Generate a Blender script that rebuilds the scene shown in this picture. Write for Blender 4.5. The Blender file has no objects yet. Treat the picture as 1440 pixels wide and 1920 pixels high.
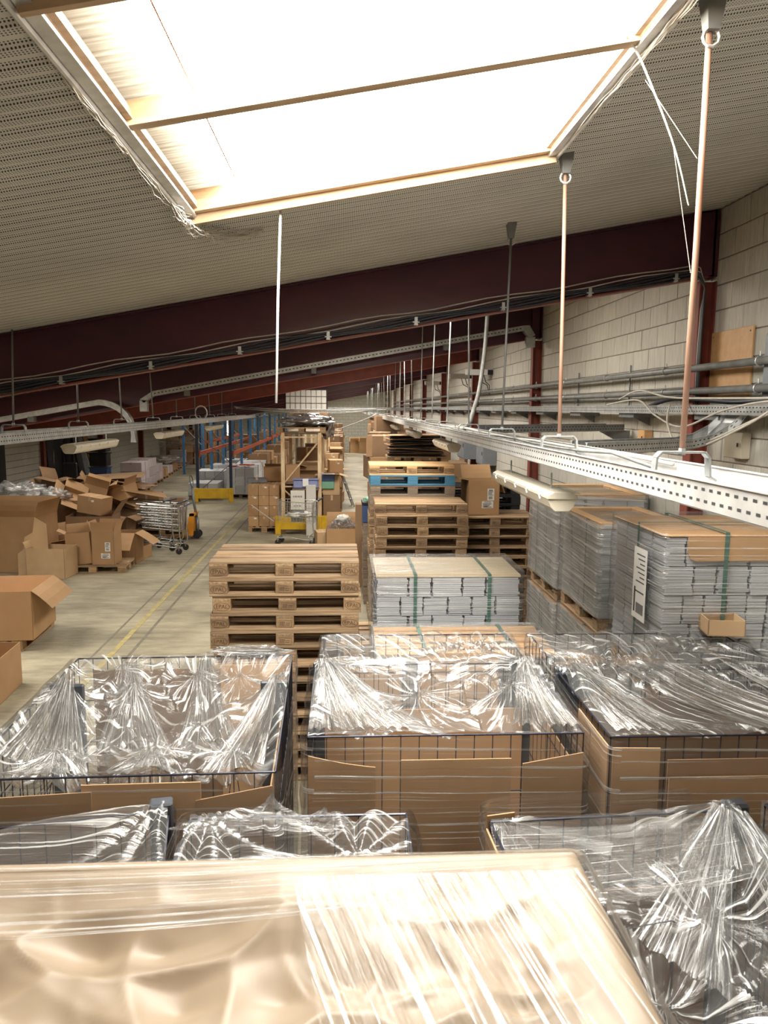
import bpy, math, random
from mathutils import Vector, Matrix, noise
random.seed(7)
C = bpy.context.scene.collection
S = bpy.context.scene
PI = math.pi
def R(d): return math.radians(d)

# ---------------------------------------------------------------- camera
cam = bpy.data.cameras.new('camera'); cam_o = bpy.data.objects.new('camera', cam); C.objects.link(cam_o)
cam.sensor_fit = 'VERTICAL'; cam.sensor_height = 36; cam.sensor_width = 27; cam.lens = 27.0
cam.clip_start = 0.05; cam.clip_end = 200
cam.dof.use_dof = True; cam.dof.focus_distance = 7.0; cam.dof.aperture_fstop = 9
d = Vector((-75, 195, -1440)).normalized()
u = Vector((0, 1, 0)); u = (u - d*u.dot(d)).normalized(); xx = d.cross(u)
cam_o.matrix_world = Matrix.Translation((0, 0, 3.1)) @ Matrix((xx, d, u)).to_4x4()
S.camera = cam_o
# ---------------------------------------------------------------- world, exposure
w = bpy.data.worlds.new('world'); S.world = w; w.use_nodes = True
w.node_tree.nodes['Background'].inputs[0].default_value = (.75, .82, .9, 1)
w.node_tree.nodes['Background'].inputs[1].default_value = 1.0
S.view_settings.view_transform = 'Standard'; S.view_settings.look = 'None'
S.view_settings.gamma = 1; S.view_settings.use_curve_mapping = False
S.view_settings.exposure = 0.4
S.cycles.max_bounces = 7; S.cycles.diffuse_bounces = 4; S.cycles.glossy_bounces = 3
S.cycles.transparent_max_bounces = 24; S.cycles.transmission_bounces = 3
S.cycles.sample_clamp_indirect = 6; S.cycles.caustics_reflective = False
SKY = 26.0         # radiance of the daylight coming through the skylight sheets
SKY2 = 14.0        # the skylights over the bays further down, strength tuned to the hall's brightness

SKY3 = 3.6         # the unseen left slope skylights, set weak to keep that side dim
# ---------------------------------------------------------------- materials
def newmat(name):
    m = bpy.data.materials.new(name); m.use_nodes = True
    nt = m.node_tree; return m, nt, nt.nodes, nt.links, nt.nodes['Principled BSDF']
def pm(name, c1, c2=None, scale=8, rough=.7, metal=0, bump=0, stretch=(1, 1, 1), rnd=.12, detail=4, spec=.5, bscale=None, coat=0):
    """procedural: noise between two colours, per-object brightness variation, bump"""
    m, nt, N, L, P = newmat(name)
    c2 = c2 or tuple(x*.75 for x in c1)
    tc = N.new('ShaderNodeTexCoord'); mp = N.new('ShaderNodeMapping'); mp.inputs['Scale'].default_value = stretch
    oi = N.new('ShaderNodeObjectInfo'); L.new(tc.outputs['Object'], mp.inputs[0])
    av = N.new('ShaderNodeVectorMath'); av.operation = 'ADD'; L.new(mp.outputs[0], av.inputs[0])
    sc = N.new('ShaderNodeVectorMath'); sc.operation = 'SCALE'; sc.inputs[0].default_value = (37, 91, 53); L.new(oi.outputs['Random'], sc.inputs['Scale'])
    L.new(sc.outputs[0], av.inputs[1])
    nz = N.new('ShaderNodeTexNoise'); nz.inputs['Scale'].default_value = scale; nz.inputs['Detail'].default_value = detail; L.new(av.outputs[0], nz.inputs['Vector'])
    cr = N.new('ShaderNodeValToRGB'); cr.color_ramp.elements[0].position = .3; cr.color_ramp.elements[1].position = .7
    cr.color_ramp.elements[0].color = (*c2, 1); cr.color_ramp.elements[1].color = (*c1, 1); L.new(nz.outputs[0], cr.inputs[0])
    mr = N.new('ShaderNodeMapRange'); mr.inputs[3].default_value = 1-rnd; mr.inputs[4].default_value = 1+rnd; L.new(oi.outputs['Random'], mr.inputs[0])
    hs = N.new('ShaderNodeHueSaturation'); L.new(cr.outputs[0], hs.inputs['Color']); L.new(mr.outputs[0], hs.inputs['Value'])
    L.new(hs.outputs[0], P.inputs['Base Color'])
    P.inputs['Roughness'].default_value = rough; P.inputs['Metallic'].default_value = metal
    P.inputs['Specular IOR Level'].default_value = spec; P.inputs['Coat Weight'].default_value = coat
    if bump:
        b = N.new('ShaderNodeBump'); b.inputs['Strength'].default_value = bump; b.inputs['Distance'].default_value = .01
        if bscale:
            n2 = N.new('ShaderNodeTexNoise'); n2.inputs['Scale'].default_value = bscale; L.new(av.outputs[0], n2.inputs['Vector']); L.new(n2.outputs[0], b.inputs['Height'])
        else: L.new(nz.outputs[0], b.inputs['Height'])
        L.new(b.outputs[0], P.inputs['Normal'])
    return m
M = {}
M['wood'] = pm('pallet_wood', (.50, .345, .20), (.24, .15, .08), 6, .75, stretch=(.6, 9, 9), rnd=.3, bump=.2)
M['wood_block'] = pm('pallet_block_wood', (.42, .27, .14), (.24, .145, .07), 10, .8, stretch=(1, 1, 3), rnd=.32, bump=.2)
M['wood_grey'] = pm('weathered_wood', (.3, .23, .165), (.17, .125, .09), 6, .85, stretch=(.6, 9, 9), rnd=.25, bump=.25)
M['wood_new'] = pm('fresh_wood', (.72, .46, .24), (.56, .33, .15), 6, .65, stretch=(.6, 9, 9), rnd=.12, bump=.1)
M['wood_blue'] = pm('blue_painted_wood', (.07, .24, .38), (.05, .16, .26), 9, .7, stretch=(.6, 5, 5), rnd=.1, bump=.2)
M['wood_mid'] = pm('brown_pallet_wood', (.40, .265, .15), (.24, .15, .085), 6, .8, stretch=(.6, 9, 9), rnd=.35, bump=.25)
M['pale_wood'] = pm('pale_plywood', (.72, .6, .42), (.62, .5, .33), 4, .5, stretch=(.6, 5, 5), rnd=.05)
M['ink'] = pm('stamp_ink', (.06, .03, .02), (.1, .055, .035), 60, .9, rnd=0)
M['card'] = pm('cardboard', (.47, .285, .145), (.41, .245, .12), 3, .8, rnd=.13, stretch=(1, 1, 1), bump=.05)
M['card_dk'] = pm('brown_cardboard', (.31, .185, .10), (.25, .15, .08), 3, .8, rnd=.2)
M['card_lt'] = pm('pale_cardboard', (.58, .4, .23), (.5, .33, .18), 3, .8, rnd=.1)
M['paper'] = pm('grey_booklets', (.62, .63, .645), (.5, .51, .53), 4, .6, stretch=(1, 1, 60), rnd=.12, bump=.5, bscale=3)
M['paper_w'] = pm('white_paper', (.8, .79, .76), (.72, .71, .68), 5, .6, rnd=.04)
M['print'] = pm('printed_ink', (.05, .05, .05), (.12, .12, .12), 200, .8, rnd=0)
M['strap'] = pm('green_strap', (.05, .17, .12), (.04, .12, .09), 20, .4, rnd=.05)
M['wire'] = pm('dark_wire', (.05, .05, .07), (.03, .03, .045), 40, .35, metal=.5, rnd=.1)
M['post'] = pm('dark_grey_plastic', (.06, .065, .075), (.04, .045, .055), 12, .35, rnd=.1)
M['zinc'] = pm('galvanised_steel', (.52, .53, .52), (.34, .35, .35), 14, .45, metal=.55, rnd=.06, bump=.05)
M['zinc_w'] = pm('bright_galvanised_steel', (.62, .60, .57), (.46, .45, .43), 10, .4, metal=.3, rnd=.04)
M['hole'] = pm('punched_slot', (.03, .03, .03), (.02, .02, .02), 10, .9, rnd=0)
M['rust'] = pm('rusty_rod', (.36, .15, .085), (.56, .36, .26), 6, .6, metal=.2, stretch=(1, 1, .35), rnd=.15)
M['cable_w'] = pm('pale_cable', (.62, .58, .5), (.45, .42, .36), 9, .5, rnd=.15)
M['cable_k'] = pm('dark_cable', (.03, .035, .045), (.02, .022, .028), 9, .45, rnd=.2)
M['pipe'] = pm('grey_pipe', (.2, .2, .19), (.13, .13, .12), 7, .45, rnd=.1)
M['maroon'] = pm('maroon_beam_paint', (.085, .016, .030), (.058, .013, .026), 2.2, .42, rnd=.05, bump=.03, stretch=(1, 1, 3))
M['red'] = pm('red_oxide_paint', (.25, .055, .035), (.17, .04, .028), 4, .55, rnd=.08)
M['red_bright'] = pm('orange_red_paint_and_lit_flange', (.5, .09, .035), (.38, .07, .03), 4, .5, rnd=.08)
M['blue_steel'] = pm('blue_rack_paint', (.05, .2, .42), (.04, .14, .3), 6, .45, rnd=.15)
M['navy'] = pm('navy_rack_paint', (.012, .03, .075), (.01, .02, .05), 6, .45, rnd=.1)
M['yellow'] = pm('yellow_guard_paint', (.75, .46, .02), (.55, .33, .02), 6, .5, rnd=.06)
M['orange'] = pm('orange_truck_paint', (.8, .33, .02), (.6, .24, .02), 6, .45, rnd=.06)
M['cream_rust'] = pm('rusty_cream_paint', (.82, .68, .46), (.55, .34, .16), 5, .6, rnd=.08, stretch=(2, 2, .7))
M['galv_dk'] = pm('dull_steel', (.25, .26, .27), (.17, .18, .19), 12, .45, metal=.5, rnd=.1)
M['lamp'] = pm('fixture_plastic', (.68, .62, .5), (.6, .54, .43), 3, .35, rnd=.05)
M['grey_box'] = pm('grey_cabinet', (.24, .26, .28), (.2, .22, .24), 4, .45, rnd=.06)
M['black'] = pm('black_plastic', (.02, .02, .024), (.014, .014, .017), 6, .45, rnd=.2)
M['blue_bin'] = pm('blue_plastic', (.05, .09, .22), (.04, .07, .17), 6, .4, rnd=.1)
M['lilac'] = pm('lilac_plastic', (.25, .28, .5), (.2, .23, .42), 6, .4, rnd=.1)
M['green_bin'] = pm('green_plastic', (.2, .42, .3), (.16, .34, .24), 6, .4, rnd=.1)
M['chrome'] = pm('chromed_wire', (.55, .56, .55), (.42, .43, .42), 6, .25, metal=.8, rnd=.05)
M['plaster'] = pm('white_board', (.62, .6, .55), (.54, .52, .47), 2, .8, rnd=.05)
M['web'] = pm('dusty_cobweb', (.7, .66, .58), (.55, .5, .43), 30, .9, rnd=.1)
M['alu'] = pm('aluminium_trim', (.75, .75, .74), (.55, .55, .55), 16, .35, metal=.6, rnd=.03)
M['sky_wood'] = pm('skylight_timber', (.66, .48, .3), (.46, .31, .18), 5, .6, stretch=(.7, 5, 5), rnd=.05)
M['boards'] = pm('varnished_board', (.62, .37, .17), (.55, .31, .135), 3, .5, stretch=(.5, 6, 6), rnd=.05)
M['pinkish'] = pm('lilac_white_cartons', (.55, .48, .5), (.5, .43, .45), 3, .7, rnd=.1)
M['tyre'] = M['black']
def block_mat(name, c1, c2, rnd):
    return pm(name, c1, c2, 5, .9, rnd=rnd, bump=.6, stretch=(3, 9, .9), bscale=9, detail=6)
M['block'] = block_mat('concrete_block', (.56, .53, .46), (.43, .41, .355), .07)
M['block_w'] = block_mat('painted_block', (.5, .49, .42), (.44, .43, .37), .06)
M['mortar'] = pm('mortar', (.28, .23, .19), (.22, .18, .15), 20, .95, rnd=0)

def floor_mat():
    m, nt, N, L, P = newmat('worn_concrete')
    tc = N.new('ShaderNodeTexCoord')
    a = N.new('ShaderNodeTexNoise'); a.inputs['Scale'].default_value = .8; a.inputs['Detail'].default_value = 8; L.new(tc.outputs['Object'], a.inputs[0])
    mp = N.new('ShaderNodeMapping'); mp.inputs['Scale'].default_value = (1.2, 5, 1); L.new(tc.outputs['Object'], mp.inputs[0])
    b = N.new('ShaderNodeTexNoise'); b.inputs['Scale'].default_value = 1.5; b.inputs['Detail'].default_value = 10; b.inputs['Roughness'].default_value = .7; L.new(mp.outputs[0], b.inputs[0])
    mx = N.new('ShaderNodeMath'); mx.operation = 'ADD'; L.new(a.outputs[0], mx.inputs[0]); L.new(b.outputs[0], mx.inputs[1])
    cr = N.new('ShaderNodeValToRGB'); e = cr.color_ramp.elements
    e[0].position = .72; e[0].color = (.17, .148, .098, 1); e[1].position = 1.22; e[1].color = (.45, .40, .285, 1)
    mh = N.new('ShaderNodeMath'); mh.operation = 'MULTIPLY'; mh.inputs[1].default_value = .55; L.new(mx.outputs[0], mh.inputs[0])
    e[0].position = .42; e[1].position = .68
    L.new(mh.outputs[0], cr.inputs[0]); L.new(cr.outputs[0], P.inputs['Base Color'])
    rr = N.new('ShaderNodeMapRange'); rr.inputs[3].default_value = .45; rr.inputs[4].default_value = .75; L.new(b.outputs[0], rr.inputs[0]); L.new(rr.outputs[0], P.inputs['Roughness'])
    bp = N.new('ShaderNodeBump'); bp.inputs['Strength'].default_value = .25; L.new(b.outputs[0], bp.inputs['Height']); L.new(bp.outputs[0], P.inputs['Normal'])
    return m
M['floor'] = floor_mat()
M['line'] = pm('worn_yellow_paint', (.5, .4, .12), (.3, .26, .16), 7, .7, rnd=0, detail=8)
M['track'] = pm('dark_floor_joint', (.15, .13, .1), (.22, .2, .15), 7, .8, rnd=0, detail=8)

def ceiling_mat():
    m, nt, N, L, P = newmat('perforated_liner_sheet')
    tc = N.new('ShaderNodeTexCoord'); sx = N.new('ShaderNodeSeparateXYZ'); L.new(tc.outputs['Object'], sx.inputs[0])
    def mth(op, a, b=None, c=None):
        n = N.new('ShaderNodeMath'); n.operation = op
        for i, v in enumerate((a, b, c)):
            if v is None: continue
            if isinstance(v, (int, float)): n.inputs[i].default_value = v
            else: L.new(v, n.inputs[i])
        return n.outputs[0]
    P_ = .0115
    fx = mth('SUBTRACT', mth('FRACT', mth('DIVIDE', mth('ADD', sx.outputs[0], 50), P_)), .5)
    fy = mth('SUBTRACT', mth('FRACT', mth('DIVIDE', mth('ADD', sx.outputs[1], 50), P_)), .5)
    r2 = mth('ADD', mth('MULTIPLY', fx, fx), mth('MULTIPLY', fy, fy))
    dot = mth('LESS_THAN', r2, .085)
    ph = mth('FRACT', mth('DIVIDE', mth('ADD', sx.outputs[1], 50), .115))
    band = mth('GREATER_THAN', ph, .42)
    k = mth('MULTIPLY', dot, band)
    nz = N.new('ShaderNodeTexNoise'); nz.inputs['Scale'].default_value = 1.4; nz.inputs['Detail'].default_value = 7; L.new(tc.outputs['Object'], nz.inputs[0])
    cr = N.new('ShaderNodeValToRGB'); cr.color_ramp.elements[0].position = .3; cr.color_ramp.elements[1].position = .7
    cr.color_ramp.elements[0].color = (.64, .62, .56, 1); cr.color_ramp.elements[1].color = (.78, .76, .69, 1); L.new(nz.outputs[0], cr.inputs[0])
    mx = N.new('ShaderNodeMix'); mx.data_type = 'RGBA'; L.new(k, mx.inputs[0]); L.new(cr.outputs[0], mx.inputs[6]); mx.inputs[7].default_value = (.03, .027, .022, 1)
    L.new(mx.outputs[2], P.inputs['Base Color']); P.inputs['Roughness'].default_value = .6; P.inputs['Specular IOR Level'].default_value = .3
    return m
M['ceil'] = ceiling_mat()

def sky_mat(name, strength, dirt=True):
    """backlit translucent rooflight sheet: daylight comes through it; grime holds it back along its edges"""
    m, nt, N, L, P = newmat(name)
    N.remove(P); em = N.new('ShaderNodeEmission'); out = N['Material Output']; L.new(em.outputs[0], out.inputs[0])
    em.inputs['Color'].default_value = (1, .95, .86, 1); em.inputs['Strength'].default_value = strength
    if dirt:
        tc = N.new('ShaderNodeTexCoord'); sp = N.new('ShaderNodeSeparateXYZ'); L.new(tc.outputs['UV'], sp.inputs[0])
        mp = N.new('ShaderNodeMapping'); mp.inputs['Scale'].default_value = (3, 90, 1); L.new(tc.outputs['UV'], mp.inputs[0])
        nz = N.new('ShaderNodeTexNoise'); nz.inputs['Scale'].default_value = 1; nz.inputs['Detail'].default_value = 5; L.new(mp.outputs[0], nz.inputs[0])
        n2 = N.new('ShaderNodeTexNoise'); n2.inputs['Scale'].default_value = 5; n2.inputs['Detail'].default_value = 5; L.new(tc.outputs['UV'], n2.inputs[0])
        # distance to the nearest long edge
        mr = N.new('ShaderNodeMapRange'); mr.inputs[1].default_value = 0; mr.inputs[2].default_value = .22; mr.inputs[3].default_value = .0; mr.inputs[4].default_value = 1; L.new(sp.outputs[0], mr.inputs[0])
        ad = N.new('ShaderNodeMath'); ad.operation = 'MULTIPLY_ADD'; L.new(nz.outputs[0], ad.inputs[0]); ad.inputs[1].default_value = .5; L.new(mr.outputs[0], ad.inputs[2])
        a3 = N.new('ShaderNodeMath'); a3.operation = 'MULTIPLY_ADD'; L.new(n2.outputs[0], a3.inputs[0]); a3.inputs[1].default_value = .3; L.new(ad.outputs[0], a3.inputs[2])
        cr = N.new('ShaderNodeValToRGB'); e = cr.color_ramp.elements
        e[0].position = .3; e[0].color = (.010, .007, .004, 1); e[1].position = 1.0; e[1].color = (1, .97, .9, 1)
        x = e.new(.5); x.color = (.026, .021, .0145, 1); x = e.new(.78); x.color = (.06, .052, .04, 1)
        L.new(a3.outputs[0], cr.inputs[0]); L.new(cr.outputs[0], em.inputs['Color'])
    return m
M['sky'] = sky_mat('rooflight_sheet', SKY); M['sky_far'] = sky_mat('far_rooflight_sheet', SKY2, False)
M['sky_left_b'] = sky_mat('brighter_left_rooflight_sheet', 11, False)  # one left skylight set brighter to light the floor below it
M['sky_left'] = sky_mat('left_rooflight_sheet', SKY3, False)
M['window'] = sky_mat('window_daylight', 2.2, False)

def film_mat(name, sx, sy, haze=.05, gl=.10, bump=.6, rough=.10, tint=(1, 1, 1), rot=0, streak=.35, fr=.8, th=.57):
    m, nt, N, L, P = newmat(name); N.remove(P); out = N['Material Output']
    tc = N.new('ShaderNodeTexCoord'); mp = N.new('ShaderNodeMapping'); mp.inputs['Scale'].default_value = (sx, sy, 1); mp.inputs['Rotation'].default_value = (0, 0, 0)
    pr = N.new('ShaderNodeMapping'); pr.inputs['Rotation'].default_value = (0, 0, rot); L.new(tc.outputs['UV'], pr.inputs[0]); L.new(pr.outputs[0], mp.inputs[0])
    nz = N.new('ShaderNodeTexNoise'); nz.inputs['Scale'].default_value = 1; nz.inputs['Detail'].default_value = 5; nz.inputs['Distortion'].default_value = .35; L.new(mp.outputs[0], nz.inputs[0])
    bp = N.new('ShaderNodeBump'); bp.inputs['Strength'].default_value = bump; bp.inputs['Distance'].default_value = .02; L.new(nz.outputs[0], bp.inputs['Height'])
    tr = N.new('ShaderNodeBsdfTransparent'); tr.inputs[0].default_value = (.97*tint[0], .97*tint[1], .97*tint[2], 1)
    g = N.new('ShaderNodeBsdfGlossy'); g.inputs['Roughness'].default_value = rough; L.new(bp.outputs[0], g.inputs['Normal'])
    df = N.new('ShaderNodeBsdfDiffuse'); df.inputs[0].default_value = (.82, .82, .8, 1); L.new(bp.outputs[0], df.inputs['Normal'])
    lw = N.new('ShaderNodeLayerWeight'); lw.inputs['Blend'].default_value = .22; L.new(bp.outputs[0], lw.inputs['Normal'])
    # white streaks painted in as the film's highlights, also more reflective
    rp = N.new('ShaderNodeMapRange'); rp.inputs[1].default_value = th; rp.inputs[2].default_value = th+.08; rp.inputs[3].default_value = 0; rp.inputs[4].default_value = streak; rp.clamp = True; L.new(nz.outputs[0], rp.inputs[0])
    lo = N.new('ShaderNodeTexNoise'); lo.inputs['Scale'].default_value = 3.5; lo.inputs['Detail'].default_value = 2; L.new(tc.outputs['Object'], lo.inputs[0])
    lr = N.new('ShaderNodeMapRange'); lr.inputs[1].default_value = .38; lr.inputs[2].default_value = .62; lr.inputs[3].default_value = .25; lr.inputs[4].default_value = 1; L.new(lo.outputs[0], lr.inputs[0])
    rm = N.new('ShaderNodeMath'); rm.operation = 'MULTIPLY'; L.new(rp.outputs[0], rm.inputs[0]); L.new(lr.outputs[0], rm.inputs[1]); rp = rm
    f1 = N.new('ShaderNodeMath'); f1.operation = 'MULTIPLY_ADD'; L.new(lw.outputs['Fresnel'], f1.inputs[0]); f1.inputs[1].default_value = fr; f1.inputs[2].default_value = gl
    f2 = N.new('ShaderNodeMath'); f2.operation = 'MULTIPLY_ADD'; L.new(rp.outputs[0], f2.inputs[0]); f2.inputs[1].default_value = .6; L.new(f1.outputs[0], f2.inputs[2]); f2.use_clamp = True
    h = N.new('ShaderNodeMath'); h.operation = 'ADD'; L.new(rp.outputs[0], h.inputs[0]); h.inputs[1].default_value = haze; h.use_clamp = True
    m1 = N.new('ShaderNodeMixShader'); L.new(h.outputs[0], m1.inputs[0]); L.new(tr.outputs[0], m1.inputs[1]); L.new(df.outputs[0], m1.inputs[2])
    m2 = N.new('ShaderNodeMixShader'); L.new(f2.outputs[0], m2.inputs[0]); L.new(m1.outputs[0], m2.inputs[1]); L.new(g.outputs[0], m2.inputs[2])
    L.new(m2.outputs[0], out.inputs[0]); return m
M['film'] = film_mat('stretch_film', 2.2, 60, haze=.05, gl=.05, bump=.6, rough=.12, rot=.12, streak=.95, fr=.45)
M['film_side'] = film_mat('stretch_film_wrapped', 1.6, 85, haze=.03, gl=.03, bump=.5, rough=.14, streak=.8, rot=.05, fr=.5)
M['film_diag'] = film_mat('stretch_film_diagonal', 1.3, 48, haze=.06, gl=.03, bump=.7, rough=.12, rot=1.15, streak=1.0, fr=.5)
M['film_tent'] = film_mat('stretch_film_creased', 1.8, 20, haze=.06, gl=.03, bump=.8, rough=.12, streak=.95, fr=.45, th=.55)
M['film_fan'] = film_mat('stretch_film_gathered', 1.2, 26, haze=.06, gl=.05, bump=1.0, rough=.12, streak=1.0, fr=.6, th=.5)
M['film_load'] = film_mat('hazy_wrap', 3, 30, haze=.24, gl=.08, bump=.5, rough=.22, streak=.6, rot=.2, th=.54)
M['film_near'] = film_mat('near_wrap', 1.2, 46, haze=.0, gl=.0, bump=.5, streak=.7, rough=.25, fr=.06, th=.56)
M['film_near_d'] = film_mat('near_wrap_diagonal', 1.0, 46, haze=.0, gl=.0, bump=.5, streak=.8, rough=.25, fr=.06, th=.575)
M['foil'] = pm('silver_foil', (.6, .61, .63), (.5, .5, .52), 8, .25, metal=.85, rnd=.05, bump=.4)
M['beige_foil'] = pm('beige_satin_sheet', (.38, .29, .20), (.355, .27, .185), 1.2, .46, metal=0, rnd=0, spec=.35)

# ---------------------------------------------------------------- geometry helpers
class MB:
    def __init__(s): s.v = []; s.f = []; s.uv = None
    def box(s, x0, x1, y0, y1, z0, z1, rot=None, piv=None):
        b = len(s.v); P = [Vector(p) for p in ((x0, y0, z0), (x1, y0, z0), (x1, y1, z0), (x0, y1, z0), (x0, y0, z1), (x1, y0, z1), (x1, y1, z1), (x0, y1, z1))]
        if rot is not None:
            pv = Vector(piv) if piv else Vector(((x0+x1)/2, (y0+y1)/2, (z0+z1)/2)); P = [rot @ (p-pv)+pv for p in P]
        s.v += [tuple(p) for p in P]
        s.f += [(b, b+3, b+2, b+1), (b+4, b+5, b+6, b+7), (b, b+1, b+5, b+4), (b+1, b+2, b+6, b+5), (b+2, b+3, b+7, b+6), (b+3, b, b+4, b+7)]; return s
    def cbox(s, x0, x1, y0, y1, z0, z1, c=.006):
        """box with chamfered edges all round"""
        P = []
        for sx in (0, 1):
            for sy in (0, 1):
                for sz in (0, 1):
                    X = (x0, x1)[sx]; Y = (y0, y1)[sy]; Z = (z0, z1)[sz]; dx = c*(1-2*sx); dy = c*(1-2*sy); dz = c*(1-2*sz)
                    P.append(((X, Y+dy, Z+dz), (X+dx, Y, Z+dz), (X+dx, Y+dy, Z)))
        b = len(s.v); s.v += [q for t in P for q in t]
        I = lambda sx, sy, sz, k: b+((sx*2+sy)*2+sz)*3+k
        for a in (0, 1):
            s.f.append(tuple(I(a, y, z, 0) for y, z in ((0, 0), (0, 1), (1, 1), (1, 0)))[::(1 if a == 0 else -1)])
            s.f.append(tuple(I(x, a, z, 1) for x, z in ((0, 0), (1, 0), (1, 1), (0, 1)))[::(1 if a == 0 else -1)])
            s.f.append(tuple(I(x, y, a, 2) for x, y in ((0, 0), (0, 1), (1, 1), (1, 0)))[::(1 if a == 0 else -1)])
            for c_ in (0, 1):
                s.f.append((I(0, a, c_, 1), I(1, a, c_, 1), I(1, a, c_, 2), I(0, a, c_, 2)))
                s.f.append((I(a, 0, c_, 0), I(a, 1, c_, 0), I(a, 1, c_, 2), I(a, 0, c_, 2)))
                s.f.append((I(a, c_, 0, 0), I(a, c_, 1, 0), I(a, c_, 1, 1), I(a, c_, 0, 1)))
                for d_ in (0, 1): s.f.append((I(a, c_, d_, 0), I(a, c_, d_, 1), I(a, c_, d_, 2)))
        return s
    def tube(s, pts, r, n=6, r1=None, cap=True):
        pts = [Vector(p) for p in pts]; b = len(s.v); m = len(pts); up = None
        for i, p in enumerate(pts):
            t = (pts[min(i+1, m-1)]-pts[max(i-1, 0)]).normalized()
            if up is None: up = Vector((0, 0, 1)) if abs(t.z) < .9 else Vector((1, 0, 0))
            a = t.cross(up).normalized(); up = a.cross(t).normalized()
            rr = r if r1 is None else r+(r1-r)*i/(m-1)
            for k in range(n):
                an = 2*PI*(k+.5)/n; q = p+a*math.cos(an)*rr+up*math.sin(an)*rr; s.v.append(tuple(q))
        for i in range(m-1):
            for k in range(n): s.f.append((b+i*n+k, b+i*n+(k+1) % n, b+(i+1)*n+(k+1) % n, b+(i+1)*n+k))
        if cap: s.f.append(tuple(b+k for k in range(n))[::-1]); s.f.append(tuple(b+(m-1)*n+k for k in range(n)))
        return s
    def grid(s, fn, nu, nv):
        b = len(s.v); s.uv = s.uv or {}
        for j in range(nv+1):
            for i in range(nu+1):
                s.uv[len(s.v)] = (i/nu, j/nv); s.v.append(tuple(fn(i/nu, j/nv)))
        for j in range(nv):
            for i in range(nu):
                k = b+j*(nu+1)+i; s.f.append((k, k+1, k+nu+2, k+nu+1))
        return s
    def prism(s, poly, axis, a0, a1):
        """extrude 2-D polygon along an axis"""
        b = len(s.v); n = len(poly)
        for a in (a0, a1):
            for p, q in poly:
                s.v.append({'x': (a, p, q), 'y': (p, a, q), 'z': (p, q, a)}[axis])
        s.f.append(tuple(range(b, b+n))[::-1]); s.f.append(tuple(range(b+n, b+2*n)))
        for k in range(n): s.f.append((b+k, b+(k+1) % n, b+n+(k+1) % n, b+n+k))
        return s
    def mesh(s, name, m, smooth=False):
        me = bpy.data.meshes.new(name); me.from_pydata(s.v, [], s.f)
        if s.uv:
            ul = me.uv_layers.new(name='UVMap')
            for lp in me.loops: ul.data[lp.index].uv = s.uv.get(lp.vertex_index, (0, 0))
        if smooth: me.polygons.foreach_set('use_smooth', [True]*len(me.polygons))
        me.materials.append(M[m] if isinstance(m, str) else m); me.update(); return me
    def build(s, name, m, parent=None, loc=(0, 0, 0), rot=(0, 0, 0), smooth=False, label=None):
        return put(s.mesh(name, m, smooth), name, parent, loc, rot, label)
def put(me, name, parent=None, loc=(0, 0, 0), rot=(0, 0, 0), label=None):
    o = bpy.data.objects.new(name, me); C.objects.link(o); o.location = loc; o.rotation_euler = rot
    if parent: o.parent = parent
    if label: o['label'] = label
    return o
def thing(name, label, cat, loc=(0, 0, 0), rz=0, group=None):
    o = bpy.data.objects.new(name, None); C.objects.link(o); o.location = loc; o.rotation_euler = (0, 0, rz); o.empty_display_size = .1
    return tag(o, label, cat, group)
def tag(o, label, cat, group=None, kind=None):
    if label: o['label'] = label
    if cat: o['category'] = cat
    if group: o['group'] = group
    if kind: o['kind'] = kind
    return o
def struct(o, label=None):
    o['kind'] = 'structure'
    if label: o['label'] = label
    return o
KIDS = {}
def tree(o):
    """cache the children of a finished thing so that copying stays fast"""
    if o.name not in KIDS: KIDS[o.name] = [(c, [g for g in c.children]) for c in o.children]
    return KIDS[o.name]
def dup(o, loc, rz=0, label=None, group=None, mats=None, rot=None):
    r = o.copy(); C.objects.link(r); r.location = loc; r.rotation_euler = rot or (0, 0, rz)
    if label: r['label'] = label
    if group: r['group'] = group
    for c, gs in tree(o):
        k = c.copy(); C.objects.link(k); k.parent = r
        for g in gs:
            q = g.copy(); C.objects.link(q); q.parent = k
    return r
def nz(x, y, z=0): return noise.noise(Vector((x, y, z)))
def ridge(x, y, z=0): return 1-abs(noise.noise(Vector((x, y, z))))*2
ORD = ['topmost', 'second', 'third', 'fourth', 'fifth', 'sixth', 'seventh', 'eighth', 'ninth', 'tenth', 'eleventh', 'twelfth', 'thirteenth', 'fourteenth', 'fifteenth', 'sixteenth', 'seventeenth', 'eighteenth']
ORD += ['nineteenth', 'twentieth']+['twenty-'+q for q in ('first', 'second', 'third', 'fourth', 'fifth', 'sixth', 'seventh', 'eighth', 'ninth')]
def ordl(i): return ORD[i]+(' from the top' if i else '')
def nth(i): return 'first' if i == 0 else ORD[i]
def lev(i): return 'bottom level' if i == 0 else ORD[i]+' level'

# ---------------------------------------------------------------- structure
Y0, Y1, XL, XR = -3.0, 57.0, -10.0, 3.4
SL = .184
def CZ(x): return 4.28+SL*x
BEAMY = [7.1+6.2*k for k in range(8)]+[.9]
floor = struct(MB().box(XL-.3, XR+.3, Y0-.3, Y1+.3, -.1, 0).build('floor', 'floor'))
mb = MB()
for x in (-2.93,): mb.box(x-.035, x+.035, 7, 40, .001, .003)
mb.build('painted_line', 'line', floor, label='worn yellow line')
mb = MB(); mb.box(-3.16, -3.13, 6, 40, .001, .0025).box(-2.72, -2.68, 6, 40, .001, .0025)
mb.build('joint_track', 'track', floor, label='dark joint line')

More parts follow.
